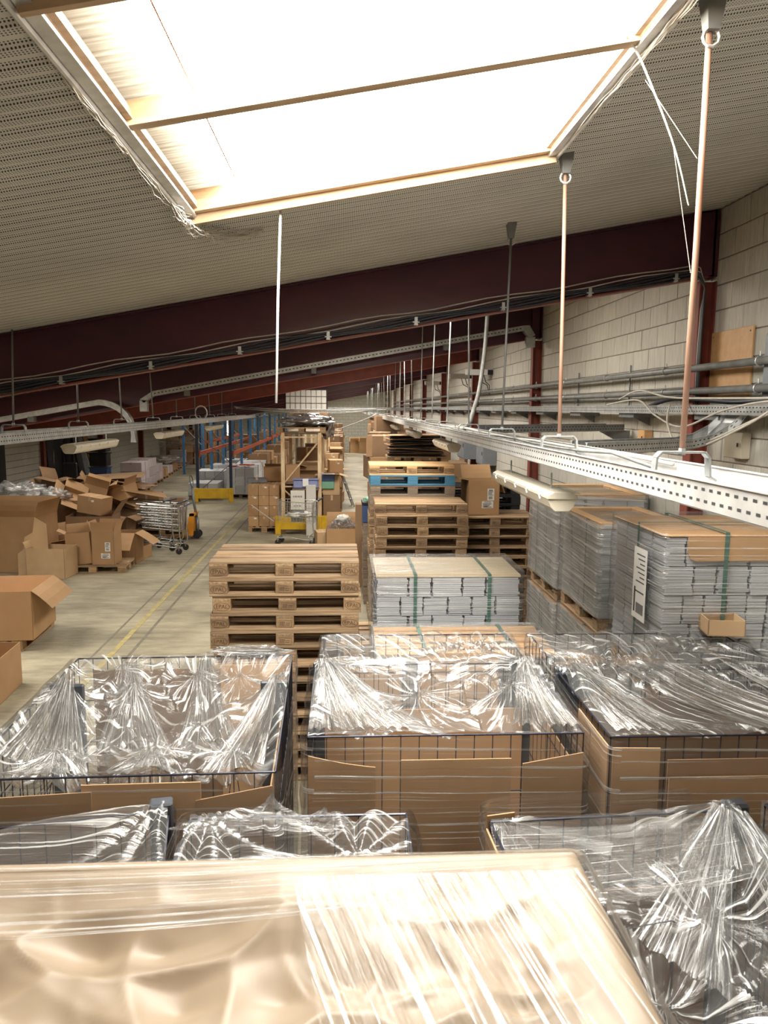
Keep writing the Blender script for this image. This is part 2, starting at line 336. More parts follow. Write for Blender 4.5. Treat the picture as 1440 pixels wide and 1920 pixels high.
# ceiling: corrugated perforated liner running across, rising to the right
SKYX = [(-.82, 1.14), (-6.6, -4.6)]
def sky_y(k): return (2.19+6.2*k, 4.39+6.2*k)
CUTS = [sky_y(k) for k in range(-1, 9)]
bands = [(XL, -6.6, None), (-6.6, -4.6, 1), (-4.6, -.82, None), (-.82, 1.14, 0), (1.14, XR, None)]
mb = MB(); P = .115; n = int((Y1-Y0)/P)
for xa, xb, s_ in bands:
    prof = []
    for i in range(n+1):
        y = Y0+i*P
        prof += [(y, 0), (y+.045, 0), (y+.062, .013), (y+.098, .013)]
    for (ya, za), (yb, zb) in zip(prof[:-1], prof[1:]):
        if s_ is not None and any(a-.01 < (ya+yb)/2 < b+.01 for a, b in CUTS): continue
        b = len(mb.v); mb.v += [(xa, ya, CZ(xa)+za), (xb, ya, CZ(xb)+za), (xb, yb, CZ(xb)+zb), (xa, yb, CZ(xa)+zb)]; mb.f.append((b, b+3, b+2, b+1))
ceiling = struct(mb.build('ceiling', 'ceil'))

nw = 0
def skylight(k, col):
    global nw
    ya, yb = sky_y(k); xa, xb = SKYX[col]; nw += 1
    near = (k == 0 and col == 0)
    t = struct(bpy.data.objects.new('window_%d' % nw, None)); C.objects.link(t); t.location = ((xa+xb)/2, (ya+yb)/2, CZ((xa+xb)/2))
    t['label'] = 'rectangular skylight set in the sloping corrugated ceiling'
    rot = (0, -math.atan(SL), 0); hx = (xb-xa)/2/math.cos(math.atan(SL)); hy = (yb-ya)/2; H = .13
    g = MB(); g.grid(lambda a, b: ((a*2-1)*hx, (b*2-1)*hy, H), 2, 2); g.f = [f[::-1] for f in g.f]
    g.build('rooflight_sheet', 'sky' if near else 'sky_far' if col == 0 else 'sky_left_b' if k == 1 else 'sky_left', t, rot=rot)
    m = MB(); m.box(-hx-.02, -hx+.0, -hy, hy, -.0, H+.02).box(hx, hx+.02, -hy, hy, 0, H+.02)
    m.build('side_lining', 'sky_wood', t, rot=rot)
    m = MB(); m.box(-hx-.02, hx+.02, hy, hy+.03, -.045, H+.02); m.build('end_lining', 'sky_wood', t, rot=rot)
    m = MB(); m.box(-hx-.02, hx+.02, -hy-.025, -hy, -.03, H+.02); m.build('end_lining', 'sky_wood', t, rot=rot)
    if not near: return
    m = MB(); m.box(-hx, hx, hy-.055, hy, .005, .06); m.build('end_rail', 'sky_wood', t, rot=rot)
    cy = 3.09-(ya+yb)/2
    m = MB(); m.box(-hx, hx, cy-.03, cy+.03, .0, .085); m.build('crossbar', 'sky_wood', t, rot=rot)
    for s_ in (-1, 1):
        m = MB(); m.tube([(s_*(hx+.035), -hy-.1, -.012), (s_*(hx+.035), hy+.03, -.012)], .013, 8)
        m.box(s_*hx-.022, s_*hx+.022, -hy-.1, hy+.03, -.012, .004); m.build('edge_trim', 'alu', t, rot=rot)
        m = MB(); m.box(s_*(hx-.03)-.012, s_*(hx-.03)+.012, -hy, hy, .02, .06); m.build('inner_bead', 'sky_wood', t, rot=rot)
    m = MB(); m.box(-hx+.27, -hx+.276, -hy, hy, H-.012, H-.004); m.build('sheet_joint', 'rust', t, rot=rot, label='rusty brown joint line')
    for sx in (-.7, -.2, .35, .8): MB().tube([(sx, hy-.06, .04), (sx, hy-.065, .04)], .006, 6).build('screw', 'galv_dk', t, rot=rot)
for k in range(0, 9): skylight(k, 0)  # the last, unseen one is added to brighten the far wall
skylight(-1, 0)  # unseen, added behind the camera as fill light
for k in range(1, 9): skylight(k, 1)

# walls
def blk_mesh(L, H, T, name, m):
    """concrete block: front face at -x side with worn chamfered edge"""
    c = .007; b = MB(); y0, y1, z0, z1 = .005, L-.005, .005, H-.005
    b.v = [(0, y0, z0), (0, y1, z0), (0, y1, z1), (0, y0, z1), (-T+c*.6, y0, z0), (-T+c*.6, y1, z0), (-T+c*.6, y1, z1), (-T+c*.6, y0, z1), (-T, y0+c, z0+c), (-T, y1-c, z0+c), (-T, y1-c, z1-c), (-T, y0+c, z1-c)]
    for i in range(4):
        j = (i+1) % 4; b.f += [(i, j, j+4, i+4), (i+4, j+4, j+8, i+8)]
    b.f.append((8, 9, 10, 11)); return b
CH, BL = .2255, .45
walls = {}
wr = struct(MB().box(XR, XR+.2, Y0, Y1, 0, CZ(XR)+.2).build('wall_right', 'mortar')); walls['r'] = wr
cells = []
for r in range(22):
    z = -.06+r*CH
    for c in range(-7, 127):
        y = c*BL+(BL/2 if r % 2 else 0)
        if y < Y0 or y+BL > Y1: continue
        inview = y > 3.7 and (z > 2.3 or (y > 8.5 and z > 1.3))
        cells.append(((0 if inview else 1000)+math.hypot(y, (z-3.1)*2), y, z))
cells.sort()
full = blk_mesh(BL, CH, .014, 'block', 'block').mesh('block', 'block')
rest = MB()
def addblk(mb, L, H, T, x, y, z, flip=1):
    q = blk_mesh(L, H, T, '', ''); b = len(mb.v)
    mb.v += [(x+flip*v[0], y+v[1], max(z+v[2], 0)) for v in q.v]; mb.f += [tuple(b+i for i in f) for f in q.f]
for i, (dd, y, z) in enumerate(cells):
    if i < 300: put(full, 'block', wr, (XR+random.uniform(-.001, .002), y, z))
    else: addblk(rest, BL, CH, .014+random.uniform(-.001, .002), XR, y, z)
rest.build('blockwork', 'block', wr)['kind'] = 'stuff'
wl = struct(MB().box(XL-.2, XL, Y0, Y1, 0, CZ(XL)+.2).build('wall_left', 'mortar'))
rest = MB()
for r in range(11):
    for c in range(43, 126):
        y = c*BL+(BL/2 if r % 2 else 0)
        if y+BL < Y1: addblk(rest, BL, CH, .014, XL, y, r*CH-.02, -1)
rest.build('blockwork', 'block_w', wl)['kind'] = 'stuff'
wf = struct(MB().prism([(XL-.2, 0), (XR+.2, 0), (XR+.2, CZ(XR)+.3), (XL-.2, CZ(XL)+.3)], 'y', Y1, Y1+.2).build('wall_far', 'mortar'))
rest = MB()
for r in range(21):
    for c in range(30):
        x = XL+c*BL+(BL/2 if r % 2 else 0)
        if x+BL < XR and (r+1)*CH < CZ(x): rest.cbox(x+.005, x+BL-.005, Y1-.016, Y1+.01, r*CH+.005, (r+1)*CH-.005, .006)
rest.build('blockwork', 'block_w', wf)['kind'] = 'stuff'
struct(MB().box(XL-.2, XR+.2, Y0-.2, Y0, 0, 5.2).build('wall_near', 'plaster'))
t = struct(bpy.data.objects.new('window_%d' % (nw+1), None)); C.objects.link(t); t.location = (-8.3, Y1-.03, 1.0)
MB().box(-.25, .25, -.01, .01, .04, 1.3).build('pane', 'window', t)
mb = MB(); mb.box(-.31, -.25, -.03, .02, 0, 1.36).box(.25, .31, -.03, .02, 0, 1.36).box(-.25, .25, -.03, .02, 1.3, 1.36).box(-.25, .25, -.03, .02, 0, .05).box(-.02, .02, -.03, .0, .05, 1.3)
mb.build('window_frame', 'red', t)

# steel frames
def beam(y, i):
    lab = ['deep maroon roof beam nearest the camera carrying black cables', 'second maroon roof beam, with grey cable tray along its face', 'third roof beam, its skylit lower edge coloured orange red'][i] if i < 3 else 'maroon roof beam far down the hall'
    t = thing('roof_beam', lab, 'beam', (0, y, 0), group=None if i < 3 else 'far roof beams')
    d0, d1 = .47, .585      # depth at the left and the right end
    web = [(XL, CZ(XL)-d0), (XR-.05, CZ(XR)-d1), (XR-.05, CZ(XR)-.02), (XL, CZ(XL)-.02)]
    MB().prism(web, 'y', -.006, .006).build('web', 'red' if i == 2 else 'maroon', t)
    MB().prism([(XL, CZ(XL)-d0-.014), (XR-.05, CZ(XR)-d1-.014), (XR-.05, CZ(XR)-d1), (XL, CZ(XL)-d0)], 'y', -.075, .075).build('bottom_flange', 'red_bright' if i == 2 else 'red', t)  # third beam: the skylight falling on it is put into lighter reds
    MB().prism([(XL, CZ(XL)-.03), (XR-.05, CZ(XR)-.03), (XR-.05, CZ(XR)-.016), (XL, CZ(XL)-.016)], 'y', -.075, .075).build('top_flange', 'maroon', t)
    mb = MB(); mb.prism([(XR-.2, CZ(XR)-.60), (XR-.02, CZ(XR)-.60), (XR-.02, CZ(XR)-.03), (XR-.2, CZ(XR)-.03)], 'y', -.075, -.062); mb.box(XR-.07, XR-.05, -.075, .075, CZ(XR)-.62, CZ(XR)-.02)
    mb.build('end_plate', 'maroon', t)
    c = thing('steel_column', ['red oxide wall column nearest the camera, with cables clipped to it', 'second red steel column on the right block wall', 'third red steel column on the right block wall'][i] if i < 3 else 'thin red steel column far along the right wall', 'column', (XR, y, 0), group=None if i < 3 else 'far right columns')
    MB().box(-.028, -.014, -.075, .075, 0, CZ(XR)-.64).build('flange', 'red', c)
    MB().box(-.16, -.028, -.006, .006, 0, CZ(XR)-.64).build('web', 'red', c)
    MB().box(-.174, -.16, -.075, .075, 0, CZ(XR)-.64).build('flange', 'red', c)
    if i >= 2:
        c = thing('steel_column', 'red steel column standing along the left wall', 'column', (XL, y, 0), group='left wall columns')
        MB().box(.015, .03, -.1, .1, 0, CZ(XL)-.49).build('flange', 'red', c)
        MB().box(.03, .22, -.008, .008, 0, CZ(XL)-.49).build('web', 'red', c)
        MB().box(.22, .235, -.1, .1, 0, CZ(XL)-.49).build('flange', 'red', c)
for i, y in enumerate(BEAMY[:8]): beam(y, i)
# beam behind the camera as well
beam(BEAMY[8], 9)

# cables clipped along beam 1, then down the column
def beam_bot(x): return CZ(x)-(.47+(.115)*(x-XL)/(XR-XL))
t = thing('cable_bundle', 'black and grey cables clipped along the foot of the nearest beam', 'cable', (0, 6.99, 0))
for j in range(6):
    pts = []
    for i in range(40):
        x = -6+9.15*i/39; sag = .012*math.sin(i*1.3+j)+.008*nz(i*.4, j)
        pts.append((x, -.008*(j % 2)+.006*math.sin(i+j), beam_bot(x)+.018+.017*j+sag+(.02 if j == 5 else 0)))
    pts += [(3.2, -.01, pts[-1][2]-.02), (3.25, -.02, 4.2), (3.24, -.03+.01*j, 4.0), (3.235, -.03+.012*j, 3.6), (3.24, -.03+.012*j, 3.15)]
    MB().tube(pts, .010 if j < 4 else .006, 5).build('cable', 'cable_k' if j < 4 else 'cable_w', t, smooth=True)
for i in range(12):
    x = -5.6+i*.78; MB().box(x-.018, x+.018, -.022, .06, beam_bot(x)-.0, beam_bot(x)+.012).box(x-.014, x+.014, -.026, -.018, beam_bot(x), beam_bot(x)+.07).box(x-.03, x+.03, -.025, -.019, beam_bot(x)+.02, beam_bot(x)+.03).build('clip', 'zinc', t)

# ---- cable trays
def perforated_rail(t, pts, h, th, m, holes=True, name='side_rail', off=0):
    """upright strip following a 3-D polyline (x,y,z = bottom), as a real thin wall with folded lips and punched slots"""
    mb = MB(); hb = MB()
    for a, b in zip(pts[:-1], pts[1:]):
        a = Vector(a); b = Vector(b); dd = (b-a); L = dd.length; dd.normalize(); nrm = Vector((-dd.y, dd.x, 0)).normalized()*th/2
        k = len(mb.v)
        for p in (a, b):
            for q in (p-nrm, p+nrm, p+nrm+Vector((0, 0, h)), p-nrm+Vector((0, 0, h))): mb.v.append(tuple(q))
        mb.f += [(k, k+4, k+5, k+1), (k+1, k+5, k+6, k+2), (k+2, k+6, k+7, k+3), (k+3, k+7, k+4, k), (k, k+1, k+2, k+3), (k+7, k+6, k+5, k+4)]
        k = len(mb.v)
        for p in (a, b):
            for q in (p-nrm*4+Vector((0, 0, h)), p+nrm*4+Vector((0, 0, h)), p+nrm*4+Vector((0, 0, h+.004)), p-nrm*4+Vector((0, 0, h+.004))): mb.v.append(tuple(q))
        mb.f += [(k, k+4, k+5, k+1), (k+1, k+5, k+6, k+2), (k+2, k+6, k+7, k+3), (k+3, k+7, k+4, k), (k, k+1, k+2, k+3), (k+7, k+6, k+5, k+4)]
        if holes:
            n = int(L/.05)
            for i in range(n):
                for row, zz in enumerate((.30, .72)):
                    p = a+dd*(i+.3+.4*row)*.05+Vector((0, 0, h*zz)); kk = len(hb.v); nn = nrm*1.25; e = dd*.011; uz = Vector((0, 0, .0045))
                    for s_ in (-1, 1):
                        for q in (p-e-uz, p+e-uz, p+e+uz, p-e+uz): hb.v.append(tuple(q+nn*s_))
                    hb.f += [(kk, kk+1, kk+2, kk+3), (kk+7, kk+6, kk+5, kk+4)]
    mb.build(name, m, t)
    if hb.v: hb.build('slots', 'hole', t)['kind'] = 'stuff'
# right tray
t = thing('cable_tray', 'long bright galvanised cable tray hung down the hall at right', 'cable tray', (0, 0, 0))
perforated_rail(t, [(1.10, 1.2, 2.80), (1.10, 14, 2.80)], .085, .004, 'zinc_w')
perforated_rail(t, [(1.42, 1.2, 2.80), (1.42, 14, 2.80)], .085, .004, 'zinc_w', holes=False)
MB().box(1.10, 1.104, 14, 46, 2.8, 2.885).box(1.416, 1.42, 14, 46, 2.8, 2.885).build('side_rail', 'zinc_w', t)
MB().box(1.10, 1.42, 1.2, 46, 2.796, 2.801).build('tray_floor', 'zinc', t)
hb = MB()
for i in range(250):
    for xx_ in (1.17, 1.22, 1.3, 1.35): hb.box(xx_-.008, xx_+.008, 1.3+i*.05, 1.3+i*.05+.024, 2.8015, 2.8025)
hb.build('floor_slots', 'hole', t)['kind'] = 'stuff'
def hanger(y, x0, x1, zt, zb, mat_rod, n):
    side = 'right' if x0 > 0 else 'left'
    near = {0: 'rusty hanger rod nearest the camera, copper brown, over the right tray', 1: 'second rusty hanger rod by the corner of the skylight', 2: 'third hanger rod, dark grey, over the right tray'}
    o = thing('tray_hanger', near.get(n) if side == 'right' and n in near else 'thin grey hanger rod over the %s cable tray, %s from the camera' % (side, nth(n)), 'hanger rod', ((x0+x1)/2, y, 0), group=None if (side == 'right' and n in near) else '%s tray hangers' % side)
    xm = (x0+x1)/2; r = .011 if n < 2 and side == 'right' else .009
    lean = random.uniform(-.03, .03)
    MB().tube([(lean, random.uniform(-.02, .02), zt), (lean*.5, 0, (zt+zb)/2), (0, 0, zb+.058)], r, 8).build('rod', mat_rod, o, smooth=True)
    hw = .10
    mb = MB(); pts = [(-hw-.03, 0, zb-.045), (-hw-.005, 0, zb-.03), (-hw, 0, zb+.04), (-hw+.018, 0, zb+.06), (hw-.018, 0, zb+.06), (hw, 0, zb+.04), (hw+.005, 0, zb-.03), (hw+.03, 0, zb-.045)]
    for a, b in zip(pts[:-1], pts[1:]):
        k = len(mb.v); a = Vector(a); b = Vector(b); tn = (b-a).normalized(); nr = Vector((-tn.z, 0, tn.x))*.004
        for p in (a, b):
            for q in (p+nr+Vector((0, -.02, 0)), p+nr+Vector((0, .02, 0)), p-nr+Vector((0, .02, 0)), p-nr+Vector((0, -.02, 0))): mb.v.append(tuple(q))
        mb.f += [(k, k+4, k+5, k+1), (k+1, k+5, k+6, k+2), (k+2, k+6, k+7, k+3), (k+3, k+7, k+4, k), (k, k+1, k+2, k+3), (k+7, k+6, k+5, k+4)]
    mb.build('bracket', 'zinc', o)
    mb = MB(); mb.tube([(0, 0, zb+.05), (0, 0, zb+.075)], .014, 6); mb.build('nut', 'zinc', o)
    if n < 4 and side == 'right':
        mb = MB(); mb.tube([(lean, 0, zt+.015), (lean, 0, zt-.10)], .052, 4, r1=.03); mb.build('conduit_box', 'pipe', o)
        MB().tube([(lean+.03*math.cos(a), 0, zt-.12+.03*math.sin(a)) for a in [i*2*PI/10 for i in range(11)]], .006, 5).build('hook', 'zinc_w', o)
for k in range(25):
    y = 2.81+1.65*k; hanger(y, 1.10, 1.42, CZ(1.24), 2.885, 'rust' if k < 2 else 'pipe' if k < 3 else 'zinc', k)
# left tray
t = thing('cable_tray', 'dull grey cable tray hung over the left side of the floor', 'cable tray', (0, 0, 0))
perforated_rail(t, [(-2.74, 3, 2.79), (-2.74, 12, 2.79)], .085, .004, 'zinc')
MB().box(-2.742, -2.738, 12, 24, 2.79, 2.875).build('side_rail', 'zinc', t)
MB().box(-3.02, -2.74, 3, 24, 2.786, 2.79).box(-3.024, -3.02, 3, 24, 2.79, 2.875).build('tray_floor', 'zinc', t)
for k in range(9): hanger(6.9+1.65*k, -3.02, -2.74, CZ(-2.88), 2.875, 'pipe', k)
for k in range(3): 
    t = thing('cable', ['thin pale cable drooping along the left tray', 'dark cable resting along the left tray', 'slack white cable over the left tray'][k], 'cable')
    MB().tube([(-2.8-.07*k+.03*math.sin(i*.7+k), 3.5+i*.5, 2.805+.02*k+(.03*abs(nz(i*.5, k*3)))) for i in range(40)], .009, 5).build('sheath', ['cable_w', 'cable_k', 'cable_w'][k], t, smooth=True)
# cable mess lying in the right tray
for k in range(5):
    t = thing('cable', ['pale cable snaking in the right tray', 'thin white cable lying on the rim of the right tray', 'dark cable in the right tray', 'grey cable looping over the right tray', 'cream cable along the far rail of the right tray'][k], 'cable')
    MB().tube([(1.17+.05*k+.03*math.sin(i*.6+k*2), 3.2+i*.55, 2.825+.012*k+(.05*max(0, nz(i*.45, k*3+9)))) for i in range(50)], .009, 5).build('sheath', ['cable_w', 'cable_w', 'cable_k', 'pipe', 'cable_w'][k], t, smooth=True)
# branch trays to the wall
t = thing('branch_tray', 'grey cable tray bending up from the hung tray to the right wall', 'cable tray')
arc = [(2.75, 5.95, 2.80), (2.95, 6.05, 2.83), (3.08, 6.05, 2.90), (3.16, 6.0, 3.0), (3.2, 5.95, 3.1)]
perforated_rail(t, [(1.42, 4.45, 2.83)]+arc, .075, .004, 'zinc')
perforated_rail(t, [(1.42, 4.75, 2.83)]+[(x-.02, y+.3, z) for x, y, z in arc], .075, .004, 'zinc', holes=False)
b = MB(); pl = [((1.42, 4.45, 2.828), (1.42, 4.75, 2.828))]+[((x, y, z), (x-.02, y+.3, z)) for x, y, z in arc]
for (a, c), (e, f) in zip(pl[:-1], pl[1:]):
    k = len(b.v); b.v += [a, c, f, e]+[(p[0], p[1], p[2]-.003) for p in (a, c, f, e)]; b.f += [(k, k+1, k+2, k+3), (k+7, k+6, k+5, k+4)]
b.build('tray_floor', 'zinc', t)
t = thing('branch_tray', 'wide flat tray bridging from the hung tray to the wall bracket', 'cable tray')
perforated_rail(t, [(1.42, 7.7, 2.86), (3.3, 8.95, 2.86)], .07, .004, 'galv_dk')
perforated_rail(t, [(1.42, 8.1, 2.86), (3.2, 9.3, 2.86)], .07, .004, 'galv_dk', holes=False)
b = MB(); b.v = [(1.42, 7.7, 2.86), (3.3, 8.95, 2.86), (3.2, 9.3, 2.86), (1.42, 8.1, 2.86)]; b.v += [(x, y, z-.004) for x, y, z in b.v]; b.f = [(0, 1, 2, 3), (7, 6, 5, 4), (0, 4, 5, 1), (2, 6, 7, 3)]; b.build('tray_floor', 'zinc', t)
MB().prism([(3.38, 2.86), (3.0, 2.86), (3.38, 2.66)], 'y', 9.0, 9.03).build('bracket', 'galv_dk', t)
# wall tray and pipes
t = thing('wall_tray', 'galvanised cable tray fixed along the right wall under the pipes', 'cable tray')
perforated_rail(t, [(3.08, 3.5, 3.07), (3.08, 16, 3.07)], .075, .004, 'zinc')
MB().box(3.078, 3.082, 16, 50, 3.07, 3.145).build('side_rail', 'zinc', t)
MB().box(3.08, 3.34, 3.5, 50, 3.066, 3.07).build('tray_floor', 'zinc', t)
for k in range(16): MB().prism([(3.385, 3.065), (3.1, 3.065), (3.385, 2.93)], 'y', 4.6+k*1.9, 4.63+k*1.9).box(3.12, 3.38, 4.6+k*1.9-.2, 4.6+k*1.9+.25, 3.02, 3.064).build('bracket', 'galv_dk', t)
for k, z in enumerate((3.485, 3.275)):
    t = thing('wall_pipe', ['upper grey pipe running along the right block wall', 'lower grey pipe running along the right block wall'][k], 'pipe')
    MB().tube([(3.22, 3.2, z), (3.22, 12, z), (3.22, 50, z)], .032, 10).build('pipe_run', 'pipe', t, smooth=True)
    for j in range(12):
        y = 4.15+j*1.75
        mb = MB(); mb.tube([(3.22+.037*math.cos(a), y, z+.037*math.sin(a)) for a in [i*2*PI/12 for i in range(13)]], .006, 5); mb.box(3.25, 3.39, y-.01, y+.01, z+.02, z+.032); mb.tube([(3.22, y, z+.035), (3.22, y, z+.075)], .006, 5)
        mb.build('pipe_clip', 'zinc', t)
for y, n in ((5.9, 'vertical grey conduit nearest the plywood board'), (9.0, 'short dark conduit crossing the two wall pipes'), (11.0, 'narrow conduit further along behind the two wall pipes')):
    o = MB().tube([(3.36, y, 3.07), (3.36, y, 3.62)], .012, 6).build('conduit', 'galv_dk'); tag(o, n, 'conduit')
# board, boxes on the wall
t = thing('plywood_board', 'varnished plywood board screwed to the block wall beside the near column', 'board', (XR-.016, 6.72, 3.22))
MB().cbox(-.02, 0, -.42, .30, 0, .58, .003).build('panel', 'boards', t)
for yy, zz in ((-.38, .54), (.26, .54), (-.38, .04), (.26, .04)): MB().tube([(-.021, yy, zz), (-.026, yy, zz)], .008, 6).build('screw', 'galv_dk', t)
def wallbox(name, lab, cat, x, y, z, dx, dy, dz, m, door=True):
    t = thing(name, lab, cat, (x, y, z))
    MB().cbox(-dx, 0, 0, dy, 0, dz, .006).build('case', m, t)
    if door: MB().cbox(-dx-.012, -dx, .02, dy-.02, .02, dz-.02, .004).build('door_panel', m, t)
    MB().box(-dx-.02, -dx-.012, dy*.1, dy*.16, dz*.45, dz*.6).build('latch', 'black', t)
    return t
wallbox('switch_box', 'small grey switch box at the right edge, beside the plywood board', 'switch box', XR-.014, 5.7, 3.2, .1, .26, .5, 'grey_box')
wallbox('switch_box', 'cream junction box low on the wall under the cable tray', 'switch box', XR-.014, 6.25, 2.7, .08, .3, .22, 'lamp', False)
wallbox('electric_cabinet', 'large grey electrical cabinet further from the camera on the right wall', 'cabinet', XR-.02, 18.3, 1.9, .5, 1.1, .62, 'grey_box')
wallbox('electric_cabinet', 'narrow pale grey electrical cabinet next to the large one', 'cabinet', XR-.014, 16.9, 1.85, .3, .9, .5, 'grey_box')
wallbox('timber_block', 'small wooden block fixed to the wall under the trays', 'block', XR-.014, 8.3, 2.72, .1, .18, .16, 'boards', False)
for i, (y, z, lab) in enumerate(((17.6, 3.86, 'white boxed heater unit with black end on the wall, nearest of three'), (20.3, 3.88, 'grey heater unit on the wall, middle of three'), (26.5, 3.9, 'small white heater unit on the wall, furthest of three'))):
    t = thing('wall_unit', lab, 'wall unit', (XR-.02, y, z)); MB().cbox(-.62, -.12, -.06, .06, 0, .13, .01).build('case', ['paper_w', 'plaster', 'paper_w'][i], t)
    MB().cbox(-.13, 0, -.05, .05, .01, .12, .01).build('end_cap', 'black', t)
    for j in range(2): MB().tube([(-.2-.1*j, 0, 0), (-.15-.1*j, .02, -.15), (-.05-.05*j, .1, -.22), (-.03, .15, -.42)], .011, 5).build('cable', 'cable_k', t, smooth=True)
o = MB().box(3.3, 3.38, 20.9, 21.9, 1.6, 2.5).build('leaning_board', 'card_dk'); tag(o, 'brown board leaning on the wall past the grey cabinets', 'board')
# loops of cable around the wall tray
loops = [([(3.1, 9.0, 3.16), (3.0, 7.8, 3.2), (2.95, 7.2, 3.05), (2.9, 6.5, 2.96), (2.95, 5.9, 3.1), (3.0, 5.3, 3.17), (3.1, 4.5, 3.17)], 'pale cable sagging in a long loop below the wall tray'),
         ([(3.1, 8.6, 3.22), (3.05, 7.9, 3.3), (2.98, 7.0, 3.22), (3.0, 6.2, 3.2), (3.05, 5.0, 3.19), (3.1, 4.2, 3.2)], 'white cable lying high over the wall tray'),
         ([(3.0, 7.0, 3.15), (2.9, 6.8, 2.98), (2.85, 6.4, 2.78), (2.9, 6.0, 2.84), (3.0, 5.6, 3.0), (3.1, 5.2, 3.18), (3.12, 4.4, 3.19)], 'low hanging cream cable loop near the red column'),
         ([(3.05, 6.8, 3.16), (2.95, 6.6, 3.0), (2.9, 6.3, 2.83), (2.95, 6.0, 2.88), (3.05, 5.5, 3.06), (3.12, 4.9, 3.2), (3.14, 4.2, 3.22)], 'second cream cable of the low hanging loop near the red column'),
         ([(3.2, 8.2, 3.1), (3.18, 7.4, 3.21), (3.16, 6.6, 3.19), (3.14, 6.0, 3.17), (3.2, 5.4, 3.2)], 'thick dark cable bundle lying in the wall tray')]
def smooth_pts(p, n=8):
    out = []; p = [Vector(q) for q in p]
    for i in range(len(p)-1):
        a, b, c, d_ = p[max(i-1, 0)], p[i], p[i+1], p[min(i+2, len(p)-1)]
        for k in range(n):
            t = k/n; out.append(.5*((2*b)+(-a+c)*t+(2*a-5*b+4*c-d_)*t*t+(-a+3*b-3*c+d_)*t*t*t))
    return out+[p[-1]]
for i, (p, lab) in enumerate(loops):
    o = MB().tube(smooth_pts(p), .022 if i == 4 else .009, 6).build('cable', 'cable_k' if i == 4 else 'cable_w', smooth=True); tag(o, lab, 'cable')
o = MB().tube(smooth_pts([(2.2, 13.2, 4.15), (2.14, 13.1, 3.6), (2.05, 12.2, 3.2), (1.95, 11.6, 3.0), (1.5, 8.6, 2.88), (1.42, 8.0, 2.87)][:0] or [(1.95, 10.6, 4.55), (1.9, 10.5, 3.9), (1.75, 10.0, 3.35), (1.62, 9.6, 3.1), (1.5, 9.2, 2.93), (1.38, 8.9, 2.86)]), .028, 7).build('hanging_conduit', 'pipe', smooth=True); tag(o, 'thick grey flexible conduit drooping from the roof into the right tray', 'conduit')
o = MB().tube([(-2.9+.12*math.cos(a), 15.9, 2.98+.14*math.sin(a)) for a in [2*PI*i/18 for i in range(19)]], .012, 6).build('cable', 'cable_w', smooth=True); tag(o, 'coiled ring of white cable standing on the left tray', 'cable')
# cross bundle at the far end of the trays
for k in range(5):
    o = MB().tube([(-3.0+4.3*i/20, 21.5+.3*math.sin(i*.3+k), 3.06+.015*k-.09*math.sin(PI*i/20)*(1+k % 3)*.6) for i in range(21)], .008, 5).build('cross_cable', 'cable_w' if k % 2 else 'pipe', smooth=True)
    tag(o, 'cable strung across the aisle between the two hung trays', 'cable', 'cross aisle cables')
o = MB().tube(smooth_pts([(.9, 20.5, 2.95), (.3, 20.6, 2.7), (-.3, 20.7, 2.5), (-1.0, 20.4, 2.42)]), .012, 5).build('cable', 'cable_w', smooth=True); tag(o, 'single pale cable sagging from the right tray to the rack top', 'cable')
o = MB().box(-1.4, 3.2, 34, 34.12, 3.0, 3.14).build('cross_tray', 'zinc'); tag(o, 'galvanised tray crossing the hall in the distance', 'cable tray')
# tray along beam 2
t = thing('beam_tray', 'grey perforated tray slung under the second beam with a kinked right end', 'cable tray', (0, 13.0, 0))
def slope_strip(t, xa, xb, off, h, m, yy=0, holes=True, name='tray_side'):
    mb = MB(); mb.prism([(xa, CZ(xa)-off), (xb, CZ(xb)-off), (xb, CZ(xb)-off+h), (xa, CZ(xa)-off+h)], 'y', yy-.004, yy+.004)
    mb.prism([(xa, CZ(xa)-off), (xb, CZ(xb)-off), (xb, CZ(xb)-off+.004), (xa, CZ(xa)-off+.004)], 'y', yy, yy+.12)
    mb.build(name, m, t)
    if holes:
        hb = MB(); n = int((xb-xa)/.06)
        for i in range(n):
            x = xa+i*.06+.02; z = CZ(x)-off+h*.5; b = len(hb.v); hb.v += [(x, yy-.0055, z-.008), (x+.03, yy-.0055, z-.003), (x+.03, yy-.0055, z+.012), (x, yy-.0055, z+.007)]; hb.f.append((b, b+1, b+2, b+3))
        hb.build('slots', 'hole', t)['kind'] = 'stuff'
slope_strip(t, -3.15, 3.0, .43, .085, 'zinc')
MB().prism([(3.0, CZ(3.0)-.43), (3.1, CZ(3)-.55), (3.2, CZ(3)-.5), (3.1, CZ(3)-.34), (3.0, CZ(3)-.345)], 'y', -.01, .12).box(3.05, 3.2, -.01, .1, CZ(3)-.7, CZ(3)-.53).build('elbow', 'zinc', t)
MB().prism([(-3.15, CZ(-3.15)-.43), (-3.3, CZ(-3.15)-.54), (-3.36, CZ(-3.15)-.48), (-3.15, CZ(-3.15)-.345)], 'y', -.01, .12).box(-3.37, -3.25, -.01, .1, CZ(-3.15)-.68, CZ(-3.15)-.5).build('elbow', 'zinc', t)
for x in (-2.6, -.5, 1.7): MB().box(x-.04, x+.04, -.02, .1, CZ(x)-.52, CZ(x)-.43).build('support', 'pipe', t)
t = thing('beam_tray', 'grey tray at left curving down to the hung tray', 'cable tray', (0, 12.9, 0))
slope_strip(t, -7.5, -4.0, .42, .085, 'zinc', holes=False)
pts = []
for i in range(9):
    a = PI/2*i/8; pts.append((-4.0+.55*math.sin(a), CZ(-4)-.38-.5*(1-math.cos(a))))
